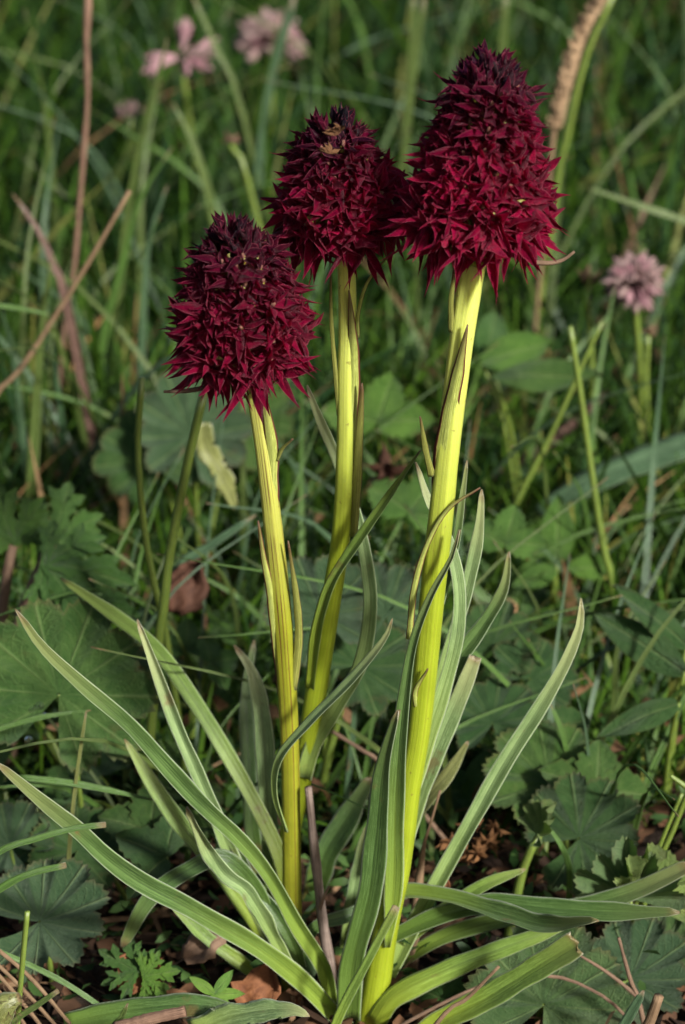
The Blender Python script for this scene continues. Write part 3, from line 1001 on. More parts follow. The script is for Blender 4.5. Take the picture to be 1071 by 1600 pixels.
SHAPES = {
    'mantle': [mantle_mesh(i, 'mantle') for i in range(4)],
    'mantle_grey': [mantle_mesh(10 + i, 'mantle_grey', pleat=0.08, cup=0.2) for i in range(3)],
    'mantle_fold': [mantle_mesh(20 + i, 'mantle_grey', lobes=7, span=220, pleat=0.12, cup=0.5) for i in range(2)],
    'mantle_pale': [mantle_mesh(24 + i, 'herb_pale', lobes=7, span=200, pleat=0.16, cup=0.35) for i in range(2)],
    'trefoil': [trifoliate_mesh(30 + i, 'herb') for i in range(3)],
    'trefoil_dark': [trifoliate_mesh(36 + i, 'mantle') for i in range(2)],
    'clover': [trifoliate_mesh(40 + i, 'herb', False) for i in range(2)],
    'cut': [cut_mesh(44 + i, 'herb') for i in range(3)],
    'oval': [oval_mesh(48 + i, 'herb', 0.5) for i in range(2)],
    'oval_dark': [oval_mesh(52 + i, 'mantle', 0.34) for i in range(2)],
    'oval_pale': [oval_mesh(56, 'herb_pale', 0.5)],
    'bright': [oval_mesh(58, 'herb_bright', 0.36)],
}


def orient(nrm, tip):
    n = Vector(nrm).normalized()
    t = Vector(tip)
    t = (t - n * t.dot(n)).normalized()
    x = t.cross(n)
    return Matrix((x, t, n)).transposed().to_4x4()


def herb(name, label, cat, base, leaves, group=None, stalk='stalk_green', sr=0.0005):
    """leaves: (kind, world point of the leaf foot, size, normal, tip direction)"""
    base = Vector(base)
    root = thing(name, label, cat, base, group)
    for kind, p, size, nrm, tip in leaves:
        p = Vector(p)
        o = link('leaf', rnd.choice(SHAPES[kind]), root)
        o.matrix_local = Matrix.Translation(p - base) @ orient(nrm, tip) @ Matrix.Scale(size, 4)
        mb = MB()
        foot = base + Vector((rnd.uniform(-1, 1), rnd.uniform(-1, 1), 0)) * 0.0015
        foot.z = base.z - 0.002
        mid = foot * 0.45 + p * 0.55 + Vector((0, 0, (p.z - foot.z) * 0.18))
        tube(mb, [foot, mid, p + Vector(nrm).normalized() * -0.0003], [sr * 1.3, sr, sr * 0.8], n=9, k=6)
        put(mb, 'petiole', [stalk], root)
    return root


def V(*a):
    return Vector(a)


# ---- traced herbs close to the orchids
p = P(92, 1085, 0.034)
herb('lady_mantle', 'big rounded scalloped leaf with water drops beside the long orchid leaves', 'plant', V(p.x + 0.004, p.y + 0.004, 0), [('mantle', p, 0.0178, (0.16, -0.80, 0.55), (0.4, 0.2, 1))])
big_leaf_p = p
p = P(62, 1440, 0.006)
herb('lady_mantle', 'grey-green hairy lobed leaf low at the soil beside dry straws', 'plant', V(p.x, p.y + 0.006, gz(p.x, p.y + 0.006)), [('mantle_grey', p, 0.0125, (-0.1, -0.45, 0.85), (0.9, 0.2, 0.2)), ('mantle_grey', P(15, 1320, 0.03), 0.009, (0.1, -0.5, 0.8), (-0.5, 0.2, 0.5))])
p = P(850, 1570, -0.004)
herb('lady_mantle', 'blue-grey star-folded leaf lying flat under the broken orchid leaf', 'plant', V(p.x, p.y + 0.004, gz(p.x, p.y)), [('mantle_grey', V(p.x, p.y, max(p.z, 0.003)), 0.0150, (0.05, -0.62, 0.75), (0.3, 0.5, 0.4)), ('mantle_grey', P(985, 1530, 0.004), 0.011, (-0.1, -0.55, 0.8), (0.7, 0.3, 0.3)), ('mantle_grey', P(1040, 1480, 0.012), 0.009, (-0.3, -0.5, 0.8), (0.8, 0.3, 0.3))])
p = P(905, 1310, 0.030)
herb('lady_mantle', 'folded grey-green fan leaf above the horizontal orchid leaves', 'plant', V(p.x, p.y + 0.01, 0), [('mantle', p, 0.0125, (-0.35, -0.6, 0.7), (0.9, 0.15, 0.40)), ('trefoil_dark', P(930, 1240, 0.040), 0.012, (0.2, -0.6, 0.7), (0.3, 0.2, 1)), ('mantle', P(860, 1220, 0.045), 0.013, (0.0, -0.5, 0.8), (-0.5, 0.3, 0.5))])
p = P(985, 1405, 0.010)
herb('lady_mantle', 'young pale upright fan leaf with a frilled top edge', 'plant', V(p.x, p.y + 0.003, 0), [('mantle_pale', p, 0.0105, (-0.2, -0.9, 0.25), (-0.1, 0.1, 1)), ('mantle_pale', P(1000, 1400, 0.010), 0.0095, (0.5, -0.8, 0.2), (0.55, 0.1, 0.8))])
p = P(840, 1305, 0.018)
herb('lady_mantle', 'tiny unfolding pale green leaf on a slanting thick stalk', 'plant', V(P(800, 1380, 0.018).x, 0.018, gz(0.02, 0.018)), [('mantle_pale', p, 0.0062, (-0.75, -0.2, 0.6), (0.6, 0.1, 0.8))], sr=0.0009)
p = P(205, 1515, -0.002)
herb('buttercup', 'small fresh green cut-leaved sprig in front of dead brown scraps', 'plant', V(p.x + 0.002, p.y + 0.003, gz(p.x, p.y)), [('cut', P(215, 1520, -0.003), 0.0092, (-0.1, -0.7, 0.65), (-0.75, 0, 0.6)), ('cut', P(225, 1525, -0.004), 0.0075, (0.3, -0.75, 0.5), (0.9, 0.0, 0.15)), ('cut', P(222, 1530, -0.001), 0.006, (0.2, -0.8, 0.5), (0.3, 0, -0.9))])
p = P(45, 900, 0.075)
herb('buttercup', 'coarse cut-leaved plant with a thick hairy brownish stalk above the big leaf', 'plant', V(p.x - 0.01, p.y + 0.01, 0), [('cut', P(70, 880, 0.075), 0.019, (0.1, -0.6, 0.75), (1, 0.1, -0.35)), ('cut', P(20, 850, 0.085), 0.016, (-0.1, -0.7, 0.6), (-0.3, 0, 1)), ('cut', P(110, 930, 0.07), 0.015, (0.2, -0.55, 0.8), (0.95, -0.1, -0.1)), ('cut', P(85, 840, 0.09), 0.014, (0.2, -0.6, 0.7), (0.3, 0.1, 1))], stalk='twig', sr=0.0012)
p = P(335, 1553, -0.012)
sprig = [('bright', p, 0.0052, (0.0, -0.7, 0.6), d) for d in ((0.45, 0.0, 0.75), (-0.75, 0.1, 0.6), (0.95, -0.05, 0.05), (0.55, -0.2, -0.6), (-0.15, -0.3, -0.8))]
herb('bedstraw', 'tiny bright green sprig with a whorl of narrow leaves by the brown leaf', 'plant', V(p.x - 0.001, p.y + 0.002, gz(p.x, p.y)), sprig, sr=0.0004)
p = P(290, 1015, 0.085)
herb('clover_plant', 'rounded glossy clover leaves behind the upright silvery leaf', 'plant', V(p.x, p.y + 0.005, 0), [('clover', p, 0.0075, (0.1, -0.6, 0.75), (0.1, 0.3, 0.9)), ('clover', P(330, 1035, 0.08), 0.0065, (0.2, -0.5, 0.8), (0.7, 0.1, 0.3))])
p = P(500, 960, 0.062)
herb('lady_mantle', 'large grey-green toothed leaf seen between the orchid stems', 'plant', V(p.x, p.y + 0.012, 0), [('mantle_grey', p, 0.0115, (-0.15, -0.8, 0.55), (-0.4, 0.2, 0.9)), ('mantle_grey', P(605, 960, 0.07), 0.0105, (0.1, -0.8, 0.55), (0.3, 0.2, 0.9)), ('mantle', P(560, 1040, 0.06), 0.011, (0.1, -0.65, 0.7), (0.6, 0.2, 0.4))])
p = P(800, 1080, 0.07)
herb('lady_mantle', 'dark toothed leaves with nibbled edges behind the long silvery right leaf', 'plant', V(p.x, p.y + 0.01, 0), [('mantle', P(770, 1010, 0.075), 0.0095, (-0.2, -0.7, 0.65), (0.2, 0.2, 0.9)), ('mantle', P(830, 1060, 0.07), 0.0095, (0.2, -0.65, 0.7), (0.7, 0.1, 0.5)), ('mantle', P(770, 1130, 0.06), 0.0100, (0.0, -0.55, 0.8), (0.1, 0.3, 0.6)), ('trefoil_dark', P(850, 1150, 0.06), 0.011, (0.1, -0.55, 0.8), (0.8, 0.2, 0.3))])
p = P(870, 880, 0.13)
herb('meadow_herb', 'upright oval leaf pair on a short stem right of the tallest orchid', 'plant', V(p.x, p.y + 0.004, 0), [('oval', p, 0.0145, (-0.1, -0.9, 0.3), (0, 0.1, 1)), ('oval', P(890, 890, 0.13), 0.011, (0.3, -0.7, 0.6), (0.9, 0, 0.2)), ('oval', P(870, 890, 0.128), 0.010, (0, -0.8, 0.6), (-0.8, -0.1, -0.3))])
p = P(770, 590, 0.17)
herb('meadow_herb', 'flat broad dark green leaves held level behind the tallest orchid', 'plant', V(p.x + 0.01, p.y + 0.008, 0), [('oval_dark', p, 0.024, (0, -0.55, 0.8), (1, 0, -0.05)), ('oval', P(755, 570, 0.18), 0.018, (0.1, -0.6, 0.7), (0.8, 0, 0.55)), ('oval', P(760, 560, 0.19), 0.015, (0.1, -0.6, 0.7), (0.2, 0, 0.9))])
p = P(300, 680, 0.15)
herb('lady_mantle', 'pale scalloped leaf under the shortest flower head', 'plant', V(p.x, p.y + 0.008, 0), [('mantle_grey', p, 0.014, (0.1, -0.8, 0.5), (0.2, 0.2, 0.9)), ('mantle', P(235, 720, 0.15), 0.0125, (-0.1, -0.75, 0.6), (-0.4, 0.2, 0.8)), ('mantle', P(380, 660, 0.17), 0.012, (0.1, -0.8, 0.5), (0.4, 0.2, 0.8))])
p = P(790, 850, 0.10)
herb('strawberry_plant', 'toothed three-part leaf beside the narrow upright orchid leaf', 'plant', V(p.x, p.y + 0.006, 0), [('trefoil', p, 0.0095, (0, -0.75, 0.6), (0.1, 0.2, 0.95))])
p = P(1010, 1010, 0.06)
herb('meadow_herb', 'folded pointed leaves with a reddish midrib at the meadow edge', 'plant', V(p.x + 0.006, p.y + 0.006, 0), [('oval_dark', P(1070, 1050, 0.06), 0.021, (-0.3, -0.7, 0.6), (-0.75, 0, 0.6)), ('oval_dark', P(1075, 1010, 0.065), 0.018, (0.2, -0.6, 0.7), (-0.6, 0, 0.8)), ('oval_dark', P(1060, 1100, 0.05), 0.016, (-0.2, -0.7, 0.7), (-0.8, -0.1, -0.3))])
p = P(600, 650, 0.16)
herb('strawberry_plant', 'blue-green toothed leaves seen between middle and tallest stems', 'plant', V(p.x, p.y + 0.008, 0), [('trefoil', P(590, 660, 0.16), 0.013, (-0.1, -0.75, 0.6), (0.1, 0.2, 0.95)), ('trefoil', P(640, 800, 0.12), 0.011, (-0.1, -0.7, 0.65), (0.4, 0.2, 0.8))])
p = P(115, 1235, 0.05)
herb('buttercup', 'dark jagged leaf in the gap below the big scalloped leaf', 'plant', V(P(230, 1330, 0.03).x, 0.032, 0), [('trefoil_dark', P(235, 1300, 0.03), 0.011, (0, -0.6, 0.75), (0.1, 0.1, 1)), ('trefoil_dark', P(260, 1340, 0.022), 0.010, (-0.1, -0.5, 0.8), (-0.6, 0, 0.5)), ('mantle', P(120, 1330, 0.03), 0.010, (0.1, -0.5, 0.8), (0.4, 0.2, 0.7))])
p = P(700, 1590, -0.004)
herb('lady_mantle', 'small green scalloped leaf at the foot of the tallest orchid', 'plant', V(p.x, p.y + 0.004, gz(p.x, p.y)), [('trefoil', P(690, 1560, 0.0), 0.0085, (0, -0.6, 0.75), (0.2, 0.2, 0.8)), ('trefoil', P(640, 1570, 0.002), 0.007, (0, -0.6, 0.75), (0.7, 0.2, 0.3))])

# water drops on the big leaf
for i, (qx, qy, r) in enumerate([(50, 1110, 6), (62, 1104, 8), (32, 1142, 6), (45, 1158, 8), (20, 1140, 4), (70, 1118, 4)]):
    q = P(qx, qy, 0.0315)
    mb = MB()
    tube(mb, [q + V(0, 0.0006, 0), q + V(0, 0.0002, 0), q + V(0, -0.0003, 0), q + V(0, -0.0005, 0)], [r * 0.00008, r * 0.0001, r * 0.00008, r * 0.00002], n=8, k=12)
    tag(put(mb, 'water_drop', ['water'], None, q), 'clear water drop on the big scalloped leaf', 'water drop', 'water drops on the big leaf')


# ------------------------------------------------------------------ traced grass, stalks and litter
def blade(label, pl, w, Y, Y1=None, mat='blade', name='grass_shoot', cat='grass', group=None, ground=True, **kw):
    pts = px_line(pl, Y, Y1, ground)
    mb = MB()
    k = mpp(pts[len(pts) // 2])
    ws = [v * k for v in (w if isinstance(w, (list, tuple)) else [w, w, w * 0.9, w * 0.7, w * 0.15])]
    kw.setdefault('n', 20)
    kw.setdefault('m', 5)
    kw.setdefault('fold', 0.35)
    ribbon(mb, pts, ws, seed=rnd.randint(0, 9999), thick=0.00025, **kw)
    o = put(mb, name, [mat], None, pts[0])
    return tag(o, label, cat, group)


def stalk(label, pl, w, Y, Y1=None, mat='stalk_green', name='grass_stalk', cat='stalk', ground=True, wob=0.0, group=None, k=8, n=24):
    pts = px_line(pl, Y, Y1, ground)
    mb = MB()
    s = mpp(pts[len(pts) // 2]) / 2
    tube(mb, pts, [v * s for v in (w if isinstance(w, (list, tuple)) else [w, w])], n=n, k=k, wob=wob, seed=len(pl))
    return tag(put(mb, name, [mat], None, pts[0]), label, cat, group)


# pixel lists run from the root to the tip
stalk('tall reddish dry grass stalk with thickened joints at the top', [(100, 520), (115, 430), (122, 350), (130, 250), (137, 150), (135, 60), (139, -10)], [7, 8, 8, 8, 9, 8, 13], 0.22, mat='straw_red', wob=0.2)
stalk('straw-coloured stalk slanting across the reddish dry stalk', [(-20, 640), (30, 580), (95, 480), (150, 390), (203, 298)], [10, 9, 9, 8, 7], 0.16, mat='straw', wob=0.12)
blade('rust-coloured broad dead grass blade curving left', [(105, 480), (90, 430), (60, 360), (20, 303)], [13, 16, 14, 6], 0.20, mat='blade_rust')
blade('long green blade crossing upward past the pink clover', [(185, 480), (200, 330), (222, 220), (250, 110), (262, 60)], [12, 13, 12, 10, 4], 0.28, mat='blade_pale')
blade('bright green blade rising beside the slanting straw stalk', [(160, 540), (190, 420), (220, 310), (270, 230)], [12, 14, 12, 4], 0.24)
blade('wide yellowish green blade leaning behind the shortest flower head', [(345, 420), (325, 300), (300, 220), (270, 160)], [16, 17, 14, 6], 0.30, mat='blade_pale')
blade('dull blade standing up from the top of the shortest flower head', [(225, 480), (235, 370), (262, 290)], [12, 12, 5], 0.22, mat='blade_blue')
blade('short pale blade with a dry tip by the rust blade', [(65, 520), (75, 450), (82, 400)], [22, 18, 5], 0.17, mat='blade_pale')
blade('thin horizontal blade with a dark tip at the meadow edge', [(-25, 474), (40, 484), (78, 492)], [8, 8, 4], 0.15, ground=False)
stalk('thin upright green grass stem with a blunt cut tip', [(258, 985), (245, 930), (226, 830), (216, 700), (222, 590)], [11, 12, 12, 11, 10], 0.060, name='plantain_stalk')
stalk('thicker pale green flower stalk leaning toward the shortest flower head', [(250, 985), (256, 950), (265, 870), (290, 740), (319, 612)], [15, 16, 16, 15, 14], 0.050, mat='stalk_green', name='plantain_stalk')
blade('folded blue-green blade beside the brown dead leaf', [(270, 905), (320, 860), (400, 805)], [26, 30, 8], 0.09, mat='blade_blue')
blade('dry yellow stem standing in front of the big scalloped leaf', [(108, 1340), (118, 1230), (135, 1112)], [7, 7, 5], 0.018, mat='leaf_yellow', name='dry_stalk', cat='stalk')
blade('dark blade lying over the big scalloped leaf towards its drops', [(-20, 1145), (60, 1122), (142, 1110)], [8, 10, 3], 0.020, ground=False, mat='blade')
blade('green blade bent level below the big scalloped leaf', [(30, 1215), (120, 1225), (240, 1250)], [10, 12, 4], 0.018, ground=False)
blade('cut green blade crossing the pale end of the long lower leaf', [(-160, 1470), (-20, 1343), (60, 1310), (120, 1294), (166, 1289)], [9, 10, 11, 11, 9], -0.036, ground=False, blunt=True)
blade('cut green blade low beside the hairy lobed leaf', [(-150, 1500), (-20, 1403), (40, 1368), (104, 1352)], [12, 12, 13, 10], -0.020, ground=False, blunt=True)
stalk('upright pale grass stub in front of the hairy lobed leaf', [(28, 1600), (35, 1510), (43, 1424)], [9, 9, 9], -0.025)
blade('long thin blade running down across the dark soil', [(215, 1615), (195, 1600), (100, 1535), (0, 1487), (-30, 1478)], [9, 9, 9, 9, 9], -0.014, ground=False, blunt=True)
blade('short pale blade with a hooked tip in front of the soil clods', [(10, 1610), (60, 1570), (92, 1548)], [12, 14, 8], -0.030, mat='blade_pale', blunt=True)
blade('blunt grey blade poking up by the dry reed piece', [(170, 1620), (190, 1590), (200, 1568)], [18, 14, 7], -0.03, mat='blade_pale')
blade('single grass leaf with a brown cut tip crossing the tallest stem', [(525, 1600), (570, 1510), (620, 1416)], [15, 16, 12], -0.016, mat='leaf_green', blunt=True)
blade('wide glaucous blade lying level along the soil by the dry reed piece', [(100, 1598), (200, 1580), (310, 1572), (400, 1590)], [30, 38, 38, 14], -0.016, -0.02, mat='leaf_dark', ground=False)
blade('silvery blade with a wavy margin in front of the brown leaf', [(300, 1612), (370, 1588), (450, 1578), (484, 1588)], [40, 44, 36, 8], -0.022, -0.03, mat='leaf_silver', ground=False, crinkle=0.12)
blade('wide pale blue-green blade slanting in beyond the right meadow', [(840, 800), (900, 765), (980, 730), (1090, 690)], [22, 40, 46, 40], 0.16, mat='blade_blue', ground=False, fold=0.2)
blade('reddish brown dying blade under the wide pale blade', [(740, 770), (800, 735), (900, 660), (950, 610)], [28, 30, 24, 6], 0.20, mat='blade_rust')
stalk('stiff grey-green stalk with a cut top behind the tall orchid', [(955, 900), (944, 860), (925, 740), (908, 620), (891, 510)], [12, 12, 11, 10, 9], 0.13, wob=0.05)
stalk('dark-tipped stem crossing the stiff grey-green stalk', [(790, 830), (815, 770), (870, 660), (910, 570), (941, 503)], [9, 10, 10, 8, 6], 0.15)
blade('olive blade arching in level from the right edge', [(1090, 352), (1010, 325), (920, 294)], [12, 12, 5], 0.25, ground=False, mat='blade_pale')
stalk('thin stem ending in a small withered brown flower', [(1012, 660), (1010, 590), (1013, 525)], [10, 9, 8], 0.19)
stalk('stem with a withered pale yellow flower tip near the clover', [(925, 600), (922, 520), (918, 460)], [11, 11, 9], 0.22)
blade('yellow-green stem rising to the top between the taller heads', [(610, 420), (630, 260), (645, 120), (665, -10)], [11, 12, 12, 10], 0.32, mat='blade_pale')
blade('pale stem standing close behind the yellow-green stem', [(630, 260), (640, 120), (648, -10)], [10, 10, 9], 0.36, mat='blade_pale')
blade('bluish blade rising past the white clover', [(405, 260), (425, 120), (462, -10)], [16, 16, 12], 0.34, mat='blade_blue')
blade('straight blade behind the tip of the tallest head', [(782, 120), (788, 40), (792, -10)], [12, 12, 10], 0.36, mat='blade_pale')
blade('thin curved yellowing blade dropping toward the small brown bud', [(380, 180), (340, 80), (300, -10)], [8, 9, 8], 0.34, mat='blade_pale')
blade('long arching blade between the leaf bases and the meadow', [(895, 1235), (880, 1150), (860, 1100)], [9, 11, 6], 0.05)
blade('thin bent blade above the pale fan leaf', [(890, 1410), (888, 1350), (870, 1310), (845, 1280)], [9, 11, 10, 4], 0.022)
stalk('upright cut green stem on the right beside the fan leaf', [(1010, 1380), (1040, 1300), (1066, 1240)], [8, 8, 6], 0.02)
stalk('pair-stemmed grass shoot beside the fan leaf', [(1020, 1370), (1055, 1290), (1085, 1210)], [8, 9, 8], 0.024)
stalk('brown-tipped thorn-like stub above the folded fan leaf', [(1090, 1245), (1070, 1228), (1048, 1212)], [10, 9, 6], 0.02, ground=False)
blade('young green shoot by the lower right corner', [(965, 1625), (985, 1585), (1006, 1548)], [26, 22, 12], -0.025, mat='blade_blue')
stalk('pale dry broken stem stub in the lower right corner', [(1005, 1625), (1018, 1590), (1030, 1556)], [22, 20, 16], -0.022, mat='straw', name='stem_stub')
stalk('grey weathered dead stem between the two left stems', [(520, 1530), (506, 1450), (492, 1330), (482, 1230)], [18, 17, 15, 11], 0.004, mat='bark', name='dead_stalk', wob=0.1)
stalk('thin white broken twig leaning on the weathered dead stem', [(500, 1420), (508, 1398), (515, 1385)], [6, 5, 3], 0.002, mat='twig', name='twig', cat='twig', ground=False)
stalk('pale bent twig behind the stems', [(600, 1200), (570, 1175), (520, 1143)], [8, 8, 6], 0.05, mat='twig', name='twig', cat='twig', wob=0.1)
stalk('pale yellow dry stalk with a thick lower sheath', [(650, 1430), (656, 1370), (663, 1320), (672, 1290), (688, 1235)], [18, 16, 16, 5, 4], 0.012, mat='straw', name='dry_stalk')
stalk('dark forked twig standing at the right soil', [(1000, 1570), (985, 1530), (967, 1465)], [8, 8, 5], -0.012, mat='twig', name='twig', cat='twig', wob=0.15)
stalk('slanting brown twig reaching to the dark forked twig', [(995, 1556), (950, 1520), (905, 1492)], [7, 6, 4], -0.012, mat='twig', name='twig', cat='twig', wob=0.1, ground=False)
stalk('long arched straw over the star-folded leaf', [(740, 1545), (860, 1525), (940, 1555), (975, 1585)], [5, 6, 6, 5], -0.014, mat='twig', name='straw', cat='straw', wob=0.1)
stalk('orange-brown straw lying on the broken orchid leaf', [(690, 1590), (730, 1560), (780, 1510)], [7, 8, 5], -0.022, mat='straw', name='straw', cat='straw', wob=0.1)
stalk('split reddish reed piece lying on the ground', [(180, 1606), (235, 1592), (290, 1580)], [20, 20, 18], -0.034, mat='straw_red', name='reed_piece', cat='reed', ground=False, wob=0.08)
for i, (a, b_, c_) in enumerate([((-10, 1500), (40, 1550), (90, 1605)), ((-10, 1515), (30, 1560), (70, 1610)), ((-10, 1478), (50, 1530), (110, 1600)), ((-10, 1540), (20, 1575), (45, 1610))]):
    stalk('dry straw lying in the bundle beside the soil clods', [a, b_, c_], [7, 7, 6], -0.016 - 0.001 * i, mat='straw', name='straw', cat='straw', wob=0.08, ground=False, group='straws in a bundle')

# dead leaves
for label, px, py, Y, L, W, tip, nrm, mt, bend in [
        ('curled chestnut-brown dead leaf at the foot of the shortest stem', 385, 1588, -0.006, 0.0098, 0.0072, (0.35, 0, 1), (-0.15, -0.85, 0.45), 'dead_leaf', -0.2),
        ('dark brown cupped dead leaf behind the thin green stems', 275, 960, 0.085, 0.0115, 0.0085, (0.4, 0, 1), (0.1, -0.85, 0.4), 'dead_leaf_dark', 0.25),
        ('pale brown dead leaf scrap on the soil by the cut-leaved sprig', 290, 1500, 0.004, 0.010, 0.006, (0.7, 0.3, 0.4), (-0.2, -0.7, 0.7), 'twig', 0.2),
        ('rust-coloured leaf scrap below the cut-leaved sprig', 190, 1545, -0.003, 0.009, 0.007, (0.6, 0.3, 0.5), (0.1, -0.7, 0.7), 'dead_leaf', -0.2),
        ('orange-brown dead scrap under the pale dry stalk', 668, 1405, 0.010, 0.006, 0.004, (0.5, 0.3, 0.5), (0.1, -0.7, 0.7), 'dead_leaf', -0.2)]:
    mb = MB()
    leaflet(mb, R(90), L, W, True, 0.05, 0.45, bend, rnd, nv=12)
    q = P(px, py, Y)
    cr = random.Random(px)
    f1, f2 = cr.uniform(0, 6), cr.uniform(0, 6)
    mb.v = [(a + 0.0003 * cr.uniform(-1, 1) + 0.0004 * math.sin(b2 * 1400 + f1), b2 + 0.0003 * cr.uniform(-1, 1), c2 + 0.0009 * math.sin(a * 1500 + b2 * 700 + f2) + 0.0003 * cr.uniform(-1, 1)) for a, b2, c2 in mb.v]
    me = mb.mesh('dead_leaf', [mt])
    o = link('dead_leaf', me)
    o.matrix_local = Matrix.Translation(q) @ orient(nrm, tip)
    md = o.modifiers.new('thickness', 'SOLIDIFY')
    md.thickness = 0.0003
    tag(o, label, 'dead leaf')
# hanging withered yellow leaf
blade('withered yellow-green leaf hanging from the pale scalloped plant', [(318, 660), (322, 700), (345, 740), (368, 795)], [26, 34, 32, 10], 0.12, mat='leaf_yellow', name='withered_leaf', cat='leaf', ground=False, crinkle=0.15, fold=0.5)
# soil clods
for label, px, py, r in [('dark crumbly soil clod beside the straw bundle', 105, 1575, 34), ('brown soil clod under the cut-leaved sprig', 150, 1540, 30)]:
    q = G(px, py)
    rr = random.Random(px)
    mb = MB()
    s = r * mpp(q)
    nn, kk = 12, 18
    vv, uu, ff = [], [], []
    for i in range(nn):
        a = math.pi * i / (nn - 1)
        for j in range(kk):
            b2 = 2 * math.pi * j / kk
            d = V(math.sin(a) * math.cos(b2), math.sin(a) * math.sin(b2), math.cos(a) * 0.8)
            k2 = 1 + 0.16 * math.sin(5 * d.x + px) + 0.14 * math.sin(7 * d.y + 2) + 0.10 * math.sin(9 * d.z + d.x * 11) + rr.uniform(-0.07, 0.07)
            if i in (0, nn - 1):
                k2 = 1
            vv.append(q + d * (s * k2) + V(0, 0, s * 0.35))
            uu.append((j / kk, i / nn))
    for i in range(nn - 1):
        for j in range(kk):
            ff.append((i * kk + j, i * kk + (j + 1) % kk, (i + 1) * kk + (j + 1) % kk, (i + 1) * kk + j))
    mb.add(vv, ff, uu)
    tag(put(mb, 'soil_clod', ['soil'], None, q), label, 'soil clod')


# ------------------------------------------------------------------ meadow flowers behind
def floret(mb, p, d, L, W, mi):
    d = Vector(d).normalized()
    s = d.cross(V(0.1, 1, 0.2)).normalized()
    n = s.cross(d)
    tube(mb, [p, p + d * L * 0.5 + n * 0.0004, p + d * L], [W * 0.28, W * 0.5, W * 0.12], n=7, k=7, mi=mi)
    for sg in (-1, 1):
        tube(mb, [p + d * L * 0.3, p + d * L * 0.62 + s * (sg * W * 0.4), p + d * L * 0.86 + s * (sg * W * 0.55)], [W * 0.2, W * 0.3, W * 0.08], n=5, k=5, mi=mi)


def clover(label, px, py, Y, rad, dirs, mats, seed, stem_to=None):
    rr = random.Random(seed)
    q = P(px, py, Y)
    base = V(q.x + rr.uniform(-0.004, 0.004), q.y + 0.006, gz(q.x, q.y))
    root = thing('clover_flower', label, 'flower', base)
    mb = MB()
    tube(mb, [base - V(0, 0, 0.003), (base + q) / 2 + V(0.002, 0, 0), q], [0.0009, 0.0008, 0.0008], n=12, k=7)
    put(mb, 'stem', ['stalk_green'], root)
    for d in dirs:
        mb = MB()
        dv = Vector(d) + V(rr.uniform(-.12, .12), rr.uniform(-.12, .12), rr.uniform(-.12, .12))
        floret(mb, q + dv.normalized() * rad * 0.12, dv, rad * rr.uniform(0.85, 1.1), rad * rr.uniform(0.2, 0.3), 0)
        put(mb, 'floret', [rr.choice(mats)], root)


def dome(n, low, seed):
    rr = random.Random(seed)
    out = []
    for i in range(n):
        z = 1 - (1 - low) * (i + 0.5) / n
        a = i * 2.39996
        r = math.sqrt(max(0, 1 - z * z))
        out.append((r * math.cos(a), r * math.sin(a), z))
    return out


clover('open pink clover head with few spread florets among grass stems', 282, 88, 0.40, 0.0105, [(0.9, -0.3, 0.35), (0.9, -0.3, -0.25), (0.2, -0.2, 0.9), (0.15, 0.2, 1.1), (-0.9, -0.3, 0.1), (-0.8, -0.2, -0.3), (0.1, -0.9, -0.2), (0.75, 0.4, 0.2)], ['pink', 'pink', 'pinkwhite'], 2)
clover('whitish pink clover head beside the bluish blade', 420, 70, 0.46, 0.0105, dome(44, -0.25, 4), ['pinkwhite', 'pinkwhite', 'pink'], 4)
clover('faded pink drooping clover head at the right', 990, 440, 0.21, 0.0068, [(x, y, -z) for x, y, z in dome(30, -0.3, 5)] + dome(28, 0.0, 6), ['pinkwhite', 'pinkwhite', 'pinkwhite', 'pink'], 6)
clover('tiny dim pink clover bud low among the left grass', 203, 178, 0.38, 0.0042, dome(12, -0.2, 7), ['pinkwhite'], 7)


def withered(label, px, py, Y, size, seed, mat='dried_flower', n=9, up=0.5):
    rr = random.Random(seed)
    q = P(px, py, Y)
    mb = MB()
    for i in range(n):
        d = V(rr.uniform(-1, 1), rr.uniform(-1, 0.4), rr.uniform(-0.4, 1) + up).normalized()
        s = d.cross(V(0.3, 0.8, 0.1)).normalized()
        petal(mb, q, d, s, s.cross(d), size * rr.uniform(0.7, 1.1), size * 0.35, rr.uniform(-1, 1), 0.6, rr=rr, nv=5, nu=2)
    return tag(put(mb, 'withered_flower', [mat], None, q), label, 'flower')


withered('small withered pinkish flower bud on a short stem', 360, 222, 0.30, 0.0035, 1, 'straw_red')
stalk('short pale stem carrying the pinkish withered bud', [(385, 275), (375, 250), (361, 226)], [9, 10, 9], 0.30, mat='stalk_green', name='flower_stem', cat='stem')
_o = withered('rusty crumpled dead leaf clump behind the middle stem', 600, 745, 0.13, 0.0075, 9, 'dead_leaf_dark', 12, 0.3)
_o.name = 'dead_leaf'
_o['category'] = 'dead leaf'
withered('pale yellow withered flower with hanging shreds', 918, 445, 0.22, 0.005, 2, 'straw', 8, 0.1)
withered('small brown starry seed head on a thin stem', 1013, 522, 0.19, 0.0026, 3, 'straw', 10, 0.2)
for i, (qx, qy, yy, sz) in enumerate([(705, 1320, 0.024, 0.0034), (735, 1300, 0.026, 0.0034), (762, 1322, 0.024, 0.0034), (745, 1335, 0.022, 0.0032), (720, 1345, 0.022, 0.003), (775, 1300, 0.028, 0.003)]):
    o = withered('crisp brown dried flower in the cluster behind the long right leaf', qx, qy, yy, sz, 20 + i, 'dried_flower', 14, 0.2)
    o['group'] = 'dried brown flower cluster'
    stk_ = o

